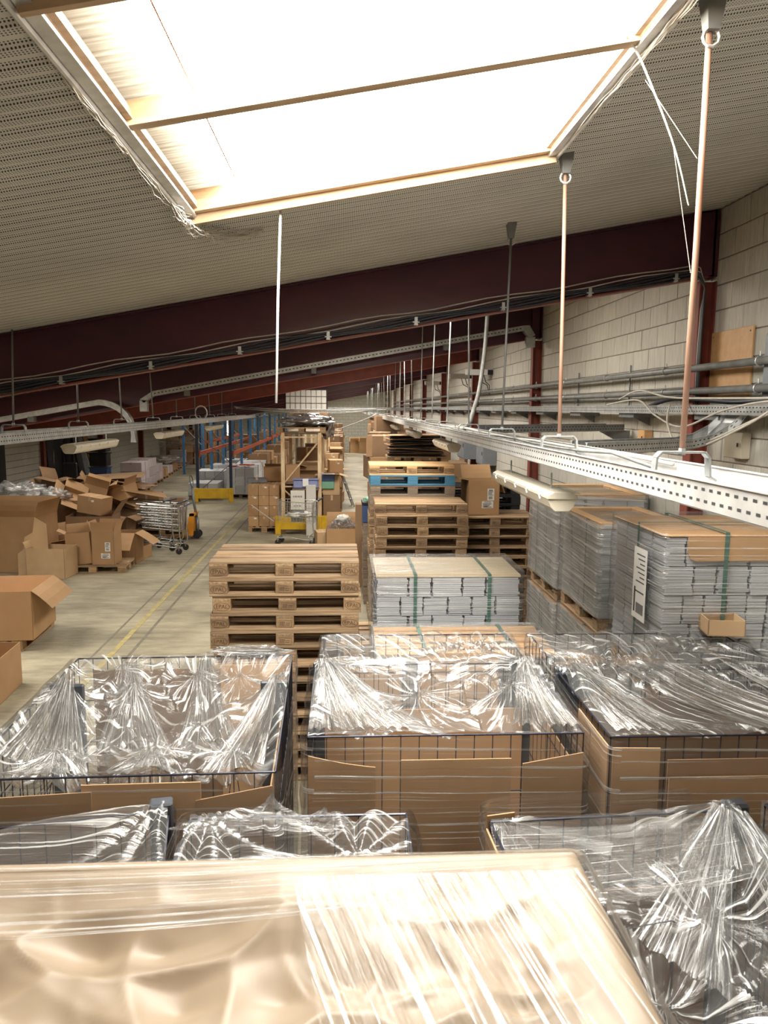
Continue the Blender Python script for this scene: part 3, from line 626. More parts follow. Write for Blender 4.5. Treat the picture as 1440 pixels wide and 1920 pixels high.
mb = MB(); poly = [(x, z+.045) for x, z in pts]+[(pts[-1][0]+.03, pts[-1][1]-.15), (pts[-1][0]-.06, pts[-1][1]-.15)]+[(x-.02-.03*i/8, z-.045) for i, (x, z) in list(enumerate(pts))[::-1]]
mb.prism(poly, 'y', -.01, .12); mb.build('curved_end', 'zinc', t)
for x in (-6.6, -5.1): MB().box(x-.05, x+.05, -.02, .1, CZ(x)-.5, CZ(x)-.42).build('support', 'pipe', t)
# white rod hanging from the skylight
o = MB().tube([(-.35, 4.47, CZ(-.33)), (-.37, 4.45, 3.7), (-.385, 4.44, 3.125)], .0075, 8).build('white_rod', 'paper_w', smooth=True); tag(o, 'thin white pull rod hanging from the far edge of the skylight', 'rod')

# cobwebs around the skylight
random.seed(3)
def web(pts, n, spread, lab, r=.0022):
    mb = MB(); P_ = smooth_pts(pts, 10)
    for k in range(n):
        i0 = random.randint(0, len(P_)-8); i1 = min(len(P_)-1, i0+random.randint(5, 14)); o_ = Vector([random.uniform(-spread, spread) for _ in range(3)])
        q = [P_[j]+o_*(math.sin(PI*(j-i0)/(i1-i0)))+Vector([random.uniform(-.006, .006) for _ in range(3)]) for j in range(i0, i1+1)]
        mb.tube(q, r, 3, cap=False)
    o = mb.build('cobweb', 'web'); tag(o, lab, 'cobweb', kind='stuff')
z = lambda x, dz: CZ(x)+dz
web([(-.86, 4.0, z(-.86, -.01)), (-.85, 4.3, z(-.85, -.03)), (-.82, 4.55, z(-.82, -.05)), (-.68, 4.85, z(-.68, -.03)), (-.5, 4.95, z(-.5, -.01))], 110, .05, 'dusty cobwebs trailing from the far left corner of the skylight')
web([(-.86, 2.4, z(-.86, -.01)), (-.86, 3.2, z(-.86, -.02)), (-.87, 4.1, z(-.87, -.02))], 34, .02, 'dusty cobwebs along the left rim of the skylight', .0018)
web([(1.17, 2.3, z(1.17, -.01)), (1.17, 3.2, z(1.17, -.02)), (1.17, 4.4, z(1.17, -.01))], 24, .02, 'dusty cobwebs along the right rim of the skylight', .0018)
mb = MB(); mb.tube(smooth_pts([(1.06, 3.05, CZ(1.06)+.02), (1.15, 3.12, CZ(1.15)-.06), (1.24, 3.0, 4.1), (1.27, 2.9, 3.85)]), .006, 5, r1=.002); mb.tube([(1.24, 3.0, 4.1), (1.27, 2.85, 3.6)], .0012, 3); mb.tube([(1.16, 3.1, 4.36), (1.27, 2.85, 4.0)], .0012, 3)
o = mb.build('cobweb', 'web'); tag(o, 'thick dusty cobweb strand from skylight rim to the near hanger rod', 'cobweb', kind='stuff')

# ================================================================ OBJECTS
random.seed(11)
# ---- light fixtures under the trays
def fixture(x, y0, L, z, lab, tilt=0, yaw=0):
    t = thing('light_fixture', lab, 'light fixture', (x, y0, z), yaw)
    MB().prism([(-.05, 0), (.05, 0), (.085, -.02), (.085, -.035), (-.085, -.035), (-.085, -.02)], 'y', 0, L).build('housing', 'lamp', t)
    MB().prism([(-.083, -.036), (.083, -.036), (.062, -.085), (.04, -.105), (-.04, -.105), (-.062, -.085)], 'y', .01, L-.01).build('diffuser', 'lamp', t)
    for k in range(5):
        y = L*(k+.5)/5
        for s_ in (-1, 1): MB().tube([(s_*.075, y, -.015), (s_*.095, y, -.03), (s_*.088, y, -.05)], .006, 5).build('clip', 'paper_w', t)
    for y in (.25, L-.25): MB().tube([(0, y, 0), (0, y, .09)], .006, 5).build('suspension', 'zinc', t)
    return t
fixture(1.22, 4.2, 1.6, 2.64, 'cream strip light hanging under the right tray nearest the camera')
fixture(1.28, 8.9, 1.5, 2.70, 'cream strip light under the right tray, second from the camera')
fixture(1.26, 13.2, 1.5, 2.70, 'small strip light under the right tray, third from the camera')
fixture(1.26, 18.2, 1.5, 2.70, 'distant strip light under the right tray, fourth from the camera')
fixture(-2.98, 8.5, 1.6, 2.69, 'cream strip light under the left tray nearest the camera')
fixture(-2.98, 12.6, 1.6, 2.69, 'second strip light under the left tray, in front of the brick column')
fixture(-2.98, 17.2, 1.6, 2.69, 'third strip light under the left tray, above the blue rack')

# ---- pallets
def text_mesh(s, size, name='stamp'):
    c = bpy.data.curves.new(name, 'FONT'); c.body = s; c.size = size; c.align_x = 'CENTER'; c.align_y = 'CENTER'; c.extrude = .0002
    o = bpy.data.objects.new(name, c); C.objects.link(o); dg = bpy.context.evaluated_depsgraph_get()
    me = bpy.data.meshes.new_from_object(o.evaluated_get(dg)); bpy.data.objects.remove(o); bpy.data.curves.remove(c)
    return me
def stamp_mesh(s, size, ring=None, m='ink'):
    """flat printed lettering facing -y"""
    me = text_mesh(s, size); v = [(p.co.x, -p.co.z, p.co.y) for p in me.vertices]; f = [tuple(p.vertices) for p in me.polygons]
    mb = MB(); mb.v = v; mb.f = f
    if ring:
        a, b = ring; n = 24
        for k in range(n):
            t0, t1 = 2*PI*k/n, 2*PI*(k+1)/n; i = len(mb.v)
            for r_ in (1, .93):
                mb.v += [(a*r_*math.cos(t0), -.0003, b*r_*math.sin(t0)), (a*r_*math.cos(t1), -.0003, b*r_*math.sin(t1))]
            mb.f.append((i, i+1, i+3, i+2))
    return mb.mesh('stamp', m)
ST_EPAL = stamp_mesh('EPAL', .045, (.064, .034))
mb = MB(); 
for a in (-.05, .05): mb.box(a-.0012, a+.0012, -.0004, 0, -.028, .028)
for a in (-.028, .028): mb.box(-.05, .05, -.0004, 0, a-.0012, a+.0012)
for k in range(5): mb.box(-.042+.008*k, -.038+.008*k, -.0004, 0, -.018, .018)
mb.box(0, .04, -.0004, 0, .004, .008).box(.0, .035, -.0004, 0, -.01, -.006)
ST_IPPC = mb.mesh('stamp', 'ink')
BM = {}
def board_mesh(L, W, T, m, kind):
    k = (L, W, T, m)
    if k not in BM: BM[k] = MB().cbox(-L/2, L/2, -W/2, W/2, 0, T, .003).mesh(kind, m)
    return BM[k]
def pallet(label, m='wood', mb_='wood_block', stamps=True, parent=None, loc=(0, 0, 0), rz=0, name='wooden_pallet', short=False):
    """1200 x 800 x 144 mm: five deck boards, three stringer boards, nine blocks, three base boards"""
    t = thing(name, label, 'pallet', loc, rz)
    for y, W in ((-.335, .13), (-.165, .09), (0, .135), (.165, .09), (.335, .13)): put(board_mesh(1.2, W, .022, m, 'deck_board'), 'deck_board', t, (0, y, .122))
    for x in (-.5275, 0, .5275): put(board_mesh(.8, .145, .022, m, 'stringer_board'), 'stringer_board', t, (x, 0, .1), (0, 0, PI/2))
    for y, W in ((-.35, .1), (0, .145), (.35, .1)): put(board_mesh(1.2, W, .022, m, 'base_board'), 'base_board', t, (0, y, 0))
    for x in (-.5275, 0, .5275):
        for y, W in ((-.35, .1), (0, .145), (.35, .1)):
            b = put(board_mesh(.145, W, .078, mb_, 'block'), 'block', t, (x, y, .022))
            if stamps and y < -.1: put(ST_EPAL if x else ST_IPPC, 'stamp', b, (random.uniform(-.006, .006), -W/2-.0006, .036), (0, random.uniform(-.08, .08), 0))
    return t
random.seed(5)
proto = {}
def get_pallet(kind, label, loc, rz, group=None):
    spec = {'a': ('wood', 'wood_block', True), 'n': ('wood_new', 'wood_block', True), 'g': ('wood_grey', 'wood_grey', False), 'b': ('wood_blue', 'wood_blue', False), 'p': ('wood', 'wood_block', False), 'k': ('black', 'black', False), 'm': ('wood_mid', 'wood_mid', True)}[kind]
    if kind not in proto:
        t = pallet(label, *spec, loc=loc, rz=rz); proto[kind] = t
        if group: t['group'] = group
        tree(t); return t
    return dup(proto[kind], loc, rz, label, group)
def stack(x, y, n, where, kinds, group, z0=0, jx=.012, jr=.6, rz=0, seed=1):
    rnd = random.Random(seed)
    for i in range(n):            # i = 0 at the top
        k = kinds(i) if callable(kinds) else kinds
        nm = {'a': 'wooden pallet', 'n': 'fresh pale wooden pallet', 'g': 'weathered grey wooden pallet', 'b': 'blue painted wooden pallet', 'p': 'wooden pallet', 'm': 'brown weathered wooden pallet', 'k': 'black plastic pallet'}[k]
        get_pallet(k, '%s, %s of %s' % (nm, ordl(i), where), (x+rnd.uniform(-jx, jx), y+rnd.uniform(-jx, jx), z0+(n-1-i)*.1445), rz+R(rnd.uniform(-jr, jr)), group)
stack(-.475, 6.5, 13, 'the tall stack behind the left wrapped cage', lambda i: 'a', 'pallets in the front stack', seed=4, rz=R(.5))
stack(1.01, 10.2, 13, 'the brown stack in the middle', lambda i: 'a' if i in (1, 2) else 'm', 'pallets in the middle stack', seed=8)
stack(.96, 11.15, 16, 'the stack with the blue pallet', lambda i: 'n' if i == 0 else 'b' if i == 1 else 'g' if i < 4 else 'm' if i % 3 else 'a', 'pallets in the stack with the blue pallet', seed=9)
stack(2.14, 11.05, 11, 'the stack carrying the open carton', 'm', 'pallets under the open carton', seed=12)
stack(2.2, 12.4, 13, 'the dark stack behind the open carton', lambda i: 'k' if i < 6 else 'g', 'dark pallets by the right wall', seed=13, jr=2)
stack(.1, 7.5, 6, 'the low stack behind the front stack', 'p', 'low pallet stack', seed=15)

# ---- cartons
CB = {}
def carton_body(w, d, h, m):
    k = (w, d, h, m)
    if k not in CB:
        t_ = .006; b = MB(); b.box(-w/2, w/2, -d/2, -d/2+t_, 0, h).box(-w/2, w/2, d/2-t_, d/2, 0, h).box(-w/2, -w/2+t_, -d/2, d/2, 0, h).box(w/2-t_, w/2, -d/2, d/2, 0, h).box(-w/2, w/2, -d/2, d/2, 0, t_)
        CB[k] = b.mesh('body', m)
    return CB[k]
def carton(label, x, y, z, w, d, h, rz=0, flaps=(60, 60, 110, 110), m='card', sticker=False, group=None, tilt=(0, 0), tape=False, cat='carton', fl=None):
    """open carton; flap angle from vertical, outward positive: front, back, left, right"""
    t = thing('cardboard_box', label, cat, (x, y, z), R(rz), group); t.rotation_euler = (R(tilt[0]), R(tilt[1]), R(rz))
    put(carton_body(w, d, h, m), 'body', t)
    f = fl or min(w, d)/2
    for i, a in enumerate(flaps):
        if a is None: continue
        b = MB(); W = (w if i < 2 else d)-.01; n = 3
        # slightly curled flap
        pts = []; ang = R(a)
        p = Vector((0, 0)); pts.append(p.copy())
        for j in range(n): p = p+Vector((math.sin(ang+.08*j), math.cos(ang+.08*j)))*f/n; pts.append(p.copy())
        for j in range(n):
            k = len(b.v); 
            for q in (pts[j], pts[j+1]):
                for xx_ in (-W/2, W/2):
                    for tt in (0, .005): b.v.append((xx_, -q[0]-tt*math.cos(ang), q[1]+tt*math.sin(ang)))
            b.f += [(k, k+2, k+6, k+4), (k+1, k+5, k+7, k+3), (k, k+4, k+5, k+1), (k+2, k+3, k+7, k+6), (k, k+1, k+3, k+2), (k+4, k+6, k+7, k+5)]
        loc = [(0, -d/2+.003, h), (0, d/2-.003, h), (-w/2+.003, 0, h), (w/2-.003, 0, h)][i]; rr = [0, PI, -PI/2, PI/2][i]
        b.build('flap', m, t, loc, (0, 0, rr))
    if sticker: stickers(t, w, d, h)
    return t
def stickers(t, w, d, h):
    for i, (sx, sz, sw, sh) in enumerate(((.22*w, .42*h, .10, .17), (.12*w, .2*h, .17, .10))):
        s_ = MB().box(-sw/2, sw/2, -.0015, 0, -sh/2, sh/2).build('label', 'paper_w', t, (sx, -d/2-.0005, sz+sh*.5), label='white shipping label')
        b = MB()
        for k in range(4): b.box(-sw*.4, sw*(.35-.1*(k % 3)), -.002, -.0016, sh*.4-.03-.016*k, sh*.4-.022-.016*k)
        b.box(-sw*.3, sw*.3, -.002, -.0016, sh*.32, sh*.4)
        for k in range(8): b.box(-sw*.3+k*.007, -sw*.3+k*.007+.004, -.002, -.0016, -sh*.4, -sh*.15)
        b.build('print', 'print', s_)
def closed(label, x, y, z, w, d, h, rz=0, m='card', group=None, tab=True, cat='carton', tilt=(0, 0)):
    t = thing('cardboard_box', label, cat, (x, y, z), R(rz), group); t.rotation_euler = (R(tilt[0]), R(tilt[1]), R(rz))
    k = ('c', round(w, 3), round(d, 3), round(h, 3), m)
    if k not in CB: CB[k] = MB().cbox(-w/2, w/2, -d/2, d/2, 0, h, .005).mesh('body', m)
    put(CB[k], 'body', t)
    k = ('t', round(w, 3), round(d, 3), round(h, 3))
    if k not in CB: CB[k] = MB().box(-.025, .025, -d/2-.001, d/2+.001, h, h+.001).box(-.025, .025, -d/2-.0015, -d/2, h*.75, h).mesh('tape', 'card_lt')
    put(CB[k], 'tape', t)
    if tab:
        k = ('l', round(w, 3), round(d, 3), round(h, 3))
        if k not in CB: CB[k] = MB().box(w*.08, w*.08+.06, -d/2-.003, -d/2, h*.72, h*.72+.04).mesh('label', 'paper_w')
        put(CB[k], 'label', t)
    return t
# carton standing on the right stack
carton('open brown carton with two white labels on the right pallet stack', 1.98, 11.05, 1.5895, .46, .42, .5, 6, (None, 20, 78, 150), sticker=True)
o = carton('small torn carton lying beside the tall carton on the right pallet stack', 1.70, 11.2, 1.5895, .2, .3, .1, 0, (50, 20, None, 40), 'card')

# ---- strapped, wrapped loads of booklets
BB = {}
def bundle_mesh(w, d, h, v):
    k = (round(w, 3), round(d, 3), round(h, 3), v)
    if k not in BB:
        rnd = random.Random(v*7+1); b = MB(); n = 9
        for i in range(n):
            e = rnd.uniform(0, .007); q = rnd.uniform(-.004, .004)
            b.box(-w/2+.003+e*.5+q, w/2-.003-e*.5+q, -d/2+.002+e, d/2-.002-e, h*i/n+.0008, h*(i+1)/n-.0008)
        BB[k] = b.mesh('booklet_bundle', 'paper')
    return BB[k]
def ring_pts(x0, x1, y0, y1, r, n):
    """points along a rounded rectangle"""
    out = []; seg = [((x0+r, y0), (x1-r, y0)), ((x1, y0+r), (x1, y1-r)), ((x1-r, y1), (x0+r, y1)), ((x0, y1-r), (x0, y0+r))]
    cen = [(x1-r, y0+r, -PI/2), (x1-r, y1-r, 0), (x0+r, y1-r, PI/2), (x0+r, y0+r, PI)]
    for (a, b), (cx_, cy_, a0) in zip(seg, cen):
        for i in range(n): out.append((a[0]+(b[0]-a[0])*i/n, a[1]+(b[1]-a[1])*i/n))
        for i in range(4): an = a0+PI/2*i/4; out.append((cx_+r*math.cos(an), cy_+r*math.sin(an)))
    return out
def film_ring(t, x0, x1, y0, y1, z0, z1, mat, amp=.008, r=.04, n=26, nv=24, seed=0, zf=None, freq=7, taper=0, label=None):
    P_ = ring_pts(x0, x1, y0, y1, r, n); cx_, cy_ = (x0+x1)/2, (y0+y1)/2; N_ = len(P_)
    def fn(a, b):
        i = min(int(round(a*N_)), N_) % N_; x, y = P_[i]; zt = zf(x, y) if zf else z1; z = z0+(zt-z0)*b
        dx, dy = (x-cx_)/(x1-x0)*2, (y-cy_)/(y1-y0)*2; L_ = math.hypot(dx, dy)+1e-6
        s_ = x*1.0+y*1.0 if True else 0
        w = amp*(nz(s_*freq*.6, z*freq*1.6+seed, seed)+.5*ridge(s_*freq*.5+z*2, z*freq*3, seed+5))+taper*(1-b)
        return (x+dx/L_*w, y+dy/L_*w, z)
    b = MB(); b.grid(fn, N_, nv); return b.build('stretch_film', mat, t, smooth=True, label=label)
def booklet_load(label, x0, x1, y0, y1, zb, zt, nx, ny, nr, lid, straps_x=(), straps_y=(), film='film_load', base=True, sheet=None, cat='wrapped load', filmz=None):
    t = thing('booklet_load', label, cat, ((x0+x1)/2, (y0+y1)/2, zb))
    W, D = x1-x0, y1-y0; pz = .144 if base else 0; lidt = .022 if lid != 'board' else .10
    top = zt-zb-(lidt if lid != 'board' else .012)
    if base:
        rot = 0 if W > D else PI/2; L_, S_ = max(W, D), min(W, D)
        def bp(name, a, b, z, ln, wd, th, along):
            o = MB().cbox(-ln/2, ln/2, -wd/2, wd/2, 0, th, .003).build(name, 'wood', t, (a, b, z)); o.rotation_euler.z = along
        ex = lambda a, b: (a, b) if rot == 0 else (-b, a)
        for q in (-.4, -.2, 0, .2, .4): p = ex(0, q*S_); bp('deck_board', p[0], p[1], .122, L_, .12, .022, rot)
        for q in (-.44, 0, .44): p = ex(q*L_, 0); bp('stringer_board', p[0], p[1], .1, S_, .14, .022, rot+PI/2)
        for q in (-.44, 0, .44):
            for e in (-.43, 0, .43): p = ex(q*L_, e*S_); bp('block', p[0], p[1], .022, .14, .1, .078, rot)
        for q in (-.43, 0, .43): p = ex(0, q*S_); bp('base_board', p[0], p[1], 0, L_, .1, .022, rot)
    bd, bh = D/ny, (top-pz)/nr; rr = random.Random(int(x0*100+zb*10))
    for r_ in range(nr):
        ws = [1.0]*nx if r_ % 2 == 0 else [1.0 if q % 2 else 1.42 for q in range(max(2, round(nx*.83)))]
        ws = [q*rr.uniform(.93, 1.07) for q in ws]; tot = sum(ws); ws = [q*W/tot for q in ws]; xa = -W/2
        for i, bw in enumerate(ws):
            for j in range(ny):
                if 0 < i < len(ws)-1 and 0 < j < ny-1: continue
                o = put(bundle_mesh(W/nx, bd, bh, (r_*3+i) % 4), 'booklet_bundle', t, (xa+bw/2+rr.uniform(-.002, .002), -D/2+bd*(j+.5)+rr.uniform(-.009, .006), pz+r_*bh), (0, 0, rr.uniform(-.02, .02)))
                o.scale = (bw/(W/nx)*rr.uniform(.955, .985), .98, .972)
            xa += bw
    if lid == 'slats':
        for q in (-.42, -.21, 0, .21, .42): MB().cbox(-W/2-.01, W/2+.01, -.045, .045, 0, .018, .002).build('lid_slat', 'wood_new', t, (0, q*D, top+.02))
        for q in (-.4, 0, .4): MB().cbox(-.05, .05, -D/2, D/2, 0, .018, .002).build('lid_batten', 'wood_new', t, (q*W, 0, top+.001))
    elif lid == 'planks':
        for i in range(4): MB().cbox(-W/2, W/2, -D/8+.003, D/8-.003, 0, .02, .002).build('lid_board', 'pale_wood' if sheet else 'boards', t, (0, -D/2+D/4*(i+.5), top+.001))
        if sheet: MB().cbox(-W/2+.02, W/2-.02, -D/2+.02, D/2-.02, 0, .003, .001).build('cover_sheet', sheet, t, (0, 0, top+.022))
    elif lid == 'frame':
        for a, b, c, d_ in ((-W/2, W/2, -D/2, -D/2+.1), (-W/2, W/2, D/2-.1, D/2), (-W/2, -W/2+.1, -D/2+.1, D/2-.1), (W/2-.1, W/2, -D/2+.1, D/2-.1)): MB().cbox(a, b, c, d_, top+.001, top+.055, .003).build('lid_board', 'wood_new', t)
        MB().cbox(-W/2+.08, W/2-.08, -D/2+.08, D/2-.08, top+.0005, top+.02, .002).build('cover_sheet', 'card_lt', t)
    elif lid == 'board':     # bent board cap with drop sides
        b = MB(); b.cbox(-W/2-.012, W/2+.012, -D/2-.012, D/2+.012, top+.001, top+.012, .004); b.build('lid_board', 'boards', t)
        b = MB(); x0_, x1_ = -W/2+.14, W/2+.012; b.prism([(x0_, top), (x1_, top), (x1_, top-.15), (x0_+.05, top-.15), (x0_+.015, top-.135), (x0_, top-.10)], 'y', -D/2-.02, -D/2-.01); b.build('lid_flap', 'boards', t)
    for sx in straps_x:
        x = -W/2+sx*W; e = .014; b = MB(); zz = top+(.045 if lid in ('slats', 'frame') else .03)
        b.box(x-e, x+e, -D/2-.024, -D/2-.022, .1, zz).box(x-e, x+e, D/2+.012, D/2+.014, .1, zz).box(x-e, x+e, -D/2-.024, D/2+.014, zz, zz+.002).build('strap', 'strap', t)
    for sy in straps_y:
        y = -D/2+sy*D; e = .014; b = MB(); zz = top+(.048 if lid in ('slats', 'frame') else .033)
        b.box(-W/2-.018, -W/2-.016, y-e, y+e, .1, zz).box(W/2+.014, W/2+.016, y-e, y+e, .1, zz).box(-W/2-.018, W/2+.016, y-e, y+e, zz, zz+.002).build('strap', 'strap', t)
    g = .03
    zlo = .16 if filmz is None else filmz
    film_ring(t, -W/2-g, W/2+g, -D/2-g, D/2+g, zlo, zt-zb+.03, film, .012, .05, 20, 18, seed=int(x0*10+y0))
    if film != 'film_none':
        b = MB(); b.grid(lambda u_, v_: (-W/2-g+u_*(W+2*g), -D/2-g+v_*(D+2*g), zt-zb+.028+.010*nz(u_*9, v_*6, x0)), 24, 18); b.build('stretch_film', 'film_side', t, smooth=True)
    return t
booklet_load('wrapped grey booklet load with pale board top and two green straps, behind the middle cage', .26, 1.46, 6.15, 6.92, .62, 1.745, 6, 3, 6, 'planks', (.27, .78), (), 'film_side', sheet='pale_wood', filmz=.05)
booklet_load('lower wrapped booklet load under the pale board topped load', .27, 1.45, 6.16, 6.92, 0, .60, 6, 3, 2, 'planks', (.27, .78), (), 'film_load')
booklet_load('wrapped load with an orange slatted lid, low behind the middle cage', .23, 1.44, 4.98, 5.66, 0, 1.44, 6, 3, 6, 'slats', (.27, .78), (), 'film_load')
# right hand loads
P3 = booklet_load('big wrapped grey booklet load with orange board top, at the right edge', 2.0, 3.24, 4.62, 5.5, 1.24, 2.33, 9, 4, 5, 'board', (.31,), (.45,), 'film_side')
booklet_load('hazy wrapped lower load carrying the orange topped booklet load', 2.02, 3.22, 4.6, 5.46, 0, 1.22, 8, 3, 5, 'planks', (.5,), (), 'film_load')
booklet_load('narrow wrapped booklet load with brown framed top, between the two other tall loads', 2.32, 3.12, 6.75, 7.95, 1.05, 2.05, 3, 4, 5, 'frame', (), (.3,), 'film_load')
booklet_load('lower wrapped load under the narrow booklet load', 2.32, 3.12, 6.75, 7.95, 0, 1.03, 3, 4, 5, 'planks', (), (.3,), 'film_load')
booklet_load('tall wrapped booklet load with orange timber edged top under the strip light', 2.34, 3.3, 8.2, 9.4, .98, 2.15, 5, 4, 6, 'frame', (.3,), (.35, .7), 'film_load')
booklet_load('lower wrapped load beneath the load by the strip light', 2.34, 3.3, 8.2, 9.4, 0, .96, 5, 4, 5, 'planks', (), (.5,), 'film_load')
# paper label on the left face of the near load
lb = MB().box(-.0015, 0, -.11, .11, -.24, .24).build('label', 'paper_w', P3, (-.62-.047, -.18, .72), (0, 0, 0), label='long white delivery label')
b = MB()
for k in range(7): b.box(-.0025, -.0016, -.08, .06-.03*(k % 3), .19-.03*k, .198-.03*k)
for k in range(14): b.box(-.0025, -.0016, -.08+k*.009, -.08+k*.009+.005, -.2, -.13)
b.box(-.0025, -.0016, -.08, .08, -.06, -.05); b.box(-.0025, -.0016, .06, .085, -.2, -.03)
b.build('print', 'print', lb)

# ---- wire cages on pallets, wrapped in stretch film
def wire_panel(t, a, b, z0, z1, dx=.082, dz=.26, name='mesh_panel', r=.0028):
    """wire mesh between two ground points"""
    a = Vector(a); b = Vector(b); L = (b-a).length; dd = (b-a)/L; mb = MB(); n = max(1, round(L/dx))
    for i in range(n+1):
        p = a+dd*L*i/n; mb.tube([(p.x, p.y, z0), (p.x, p.y, z1)], r, 4, cap=False)
    m_ = max(1, round((z1-z0)/dz))
    for j in range(m_+1):
        z = z0+(z1-z0)*j/m_; rr = r*1.7 if j in (0, m_) else r*1.1
        mb.tube([(a.x, a.y, z), (b.x, b.y, z)], rr, 5)
    return mb.build(name, 'wire', t)
def drape(t, x0, x1, y0, y1, zr, sag, tents, seed, mat, nu=90, nv=80, edge=.05, wr=.012, label=None, grow=0, power=1.0):
    """film stretched over the open top: sags between its rim and the points that hold it up, with creases raying out"""
    rnd = random.Random(seed); T = [(x, y, h, L, rnd.randint(9, 15), rnd.uniform(0, 6)) for x, y, h, L in tents]
    def fn(a, b):
        x = x0-grow+(x1-x0+2*grow)*a; y = y0-grow+(y1-y0+2*grow)*b
        ex = min(a, 1-a)*(x1-x0); ey = min(b, 1-b)*(y1-y0); e = min(ex, ey); k = 1-math.exp(-(e/.16)**1.1)
        z = zr+.012-sag*k*(.75+.4*nz(x*2.2, y*2.2, seed))
        cr = 0
        for tx, ty, h, L, n_, ph in T:
            d_ = math.hypot(x-tx, y-ty); th = math.atan2(y-ty, x-tx); f = math.exp(-d_/L)
            z = max(z, z*(1-f)+(zr+h)*f) if h > -sag else z
            cr += .9*f*d_*1.6*(abs(math.sin(n_*.5*th+ph+.8*nz(x*3, y*3, seed+3)))-.5)
        z += cr*.45
        wx = nz(x*6, y*16, seed); z += wr*k*.25*(ridge(x*4+wx, y*6, seed)*.9+.25*nz(x*15, y*12, seed+2))+.0015*nz(x*40, y*25, seed)
        z -= .0 if e > .02 else .012*(1-e/.02)
        return (x, y, z)
    mb = MB(); mb.grid(fn, nu, nv)
    if T and mat == 'film_tent':      # streaks run out from the points that hold the film up
        for i, (x, y, z) in enumerate(mb.v):
            q = min(T, key=lambda q: math.hypot(x-q[0], y-q[1])/(q[3]+.05)); d_ = math.hypot(x-q[0], y-q[1]); th = math.atan2(y-q[1], x-q[0])
            mb.uv[i] = (d_*1.5+q[5], th/PI*1.6+q[5]*3)
    return mb.build('stretch_film', mat, t, smooth=True, label=label)
def fan(t, apex, a, b, n=9, amp=.012, nu=60, nv=26, sag=.03, w0=.07):
    """film gathered at a point and spreading in pleats to an edge"""
    A, a, b = Vector(apex), Vector(a), Vector(b); e = (b-a).normalized()
    def fn(u_, v_):
        top = A+e*(u_-.5)*w0; bot = a+(b-a)*u_; p = top+(bot-top)*v_
        return tuple(p+Vector((0, 0, -sag*math.sin(PI*v_)+amp*(.3+v_)*(abs(math.sin(n*PI*u_+1.5*nz(u_*5, v_*2, n)))-.5))))
    mb = MB(); mb.grid(fn, nu, nv)
    for i in mb.uv: u_, v_ = mb.uv[i]; mb.uv[i] = (v_+n, u_)
    return mb.build('stretch_film', 'film_fan', t, smooth=True)
def base_pallet(t, x0, x1, y0, y1):
    for q in range(5): MB().cbox(x0, x1, y0+(y1-y0)*(q+.06)/5, y0+(y1-y0)*(q+.9)/5, .122, .144, .002).build('deck_board', 'wood', t)
    for xx_ in (x0+.07, (x0+x1)/2, x1-.07):
        for yy in (y0+.06, (y0+y1)/2, y1-.06): MB().cbox(xx_-.07, xx_+.07, yy-.05, yy+.05, 0, .122, .003).build('block', 'wood_block', t)
def sheet_card(t, x0, x1, y0, y1, z0, z1, m='card', bow=0, slant=0, label=None):
    """upright cardboard sheet, 5 mm thick"""
    a = Vector((x0, y0)); b = Vector((x1, y1)); L = (b-a).length; nr = Vector((-(b-a).y, (b-a).x))/L; mb = MB(); n = 8
    for i in range(n+1):
        s_ = i/n; p = a+(b-a)*s_+nr*(bow*math.sin(PI*s_)); k = len(mb.v)
        mb.v += [(p.x, p.y, z0), (p.x, p.y, z1+slant*s_), (p.x+nr.x*.006, p.y+nr.y*.006, z1+slant*s_), (p.x+nr.x*.006, p.y+nr.y*.006, z0)]
        if i:
            for q in range(4): mb.f.append((k-4+q, k-4+(q+1) % 4, k+(q+1) % 4, k+q))
    mb.f += [(0, 3, 2, 1), (4*n, 4*n+1, 4*n+2, 4*n+3)]
    return mb.build('cardboard_sheet', m, t, label=label)
def cage(label, x, y, W, D, zr, rz=0, side='film_side', panels='fblr', posts=(), z0=.15):
    t = thing('wire_cage', label, 'wire cage', (x, y, 0), R(rz)); h, k = W/2, D/2
    base_pallet(t, -h, h, -k, k)
    if 'f' in panels: wire_panel(t, (-h, -k), (h, -k), z0, zr)
    if 'b' in panels: wire_panel(t, (-h, k), (h, k), z0, zr)
    if 'l' in panels: wire_panel(t, (-h, -k), (-h, k), z0, zr)
    if 'r' in panels: wire_panel(t, (h, -k), (h, k), z0, zr)
    for px, py, w_, d_, zt in posts:
        MB().cbox(px-w_/2, px+w_/2, py-d_/2, py+d_/2, z0, zt, .006).build('corner_post', 'post', t, label='dark grey plastic post')
    return t
GR = []
# middle cage (front bin), centre x .445, y 3.6
t = cage('middle wrapped wire cage with three brown cardboard sheets across its front', .445, 3.61, 1.2, .93, 1.70, posts=((-.55, .47, .13, .02, 1.715), (.55, .47, .13, .02, 1.715), (.615, .35, .02, .14, 1.6)))
sheet_card(t, -.60, -.31, -.475, -.490, .2, 1.62, slant=-.05, bow=-.012)
sheet_card(t, -.20, .28, -.489, -.489, .2, 1.60, slant=0)
sheet_card(t, .33, .60, -.489, -.475, .2, 1.575, slant=.04)
sheet_card(t, .606, .606, -.46, .46, .2, 1.5, 'card'); sheet_card(t, -.55, .55, .44, .44, .2, 1.45, 'card')
drape(t, -.6, .6, -.465, .465, 1.70, .16, [(-.55, .44, .04, .28), (.56, .44, .04, .26), (-.08, .08, -.02, .14), (.40, .10, -.02, .13), (-.33, -.3, -.03, .1)], 3, 'film_tent', 110, 90)
film_ring(t, -.63, .63, -.515, .49, .2, 1.71, 'film_side', .012, .06, 34, 34, seed=3)
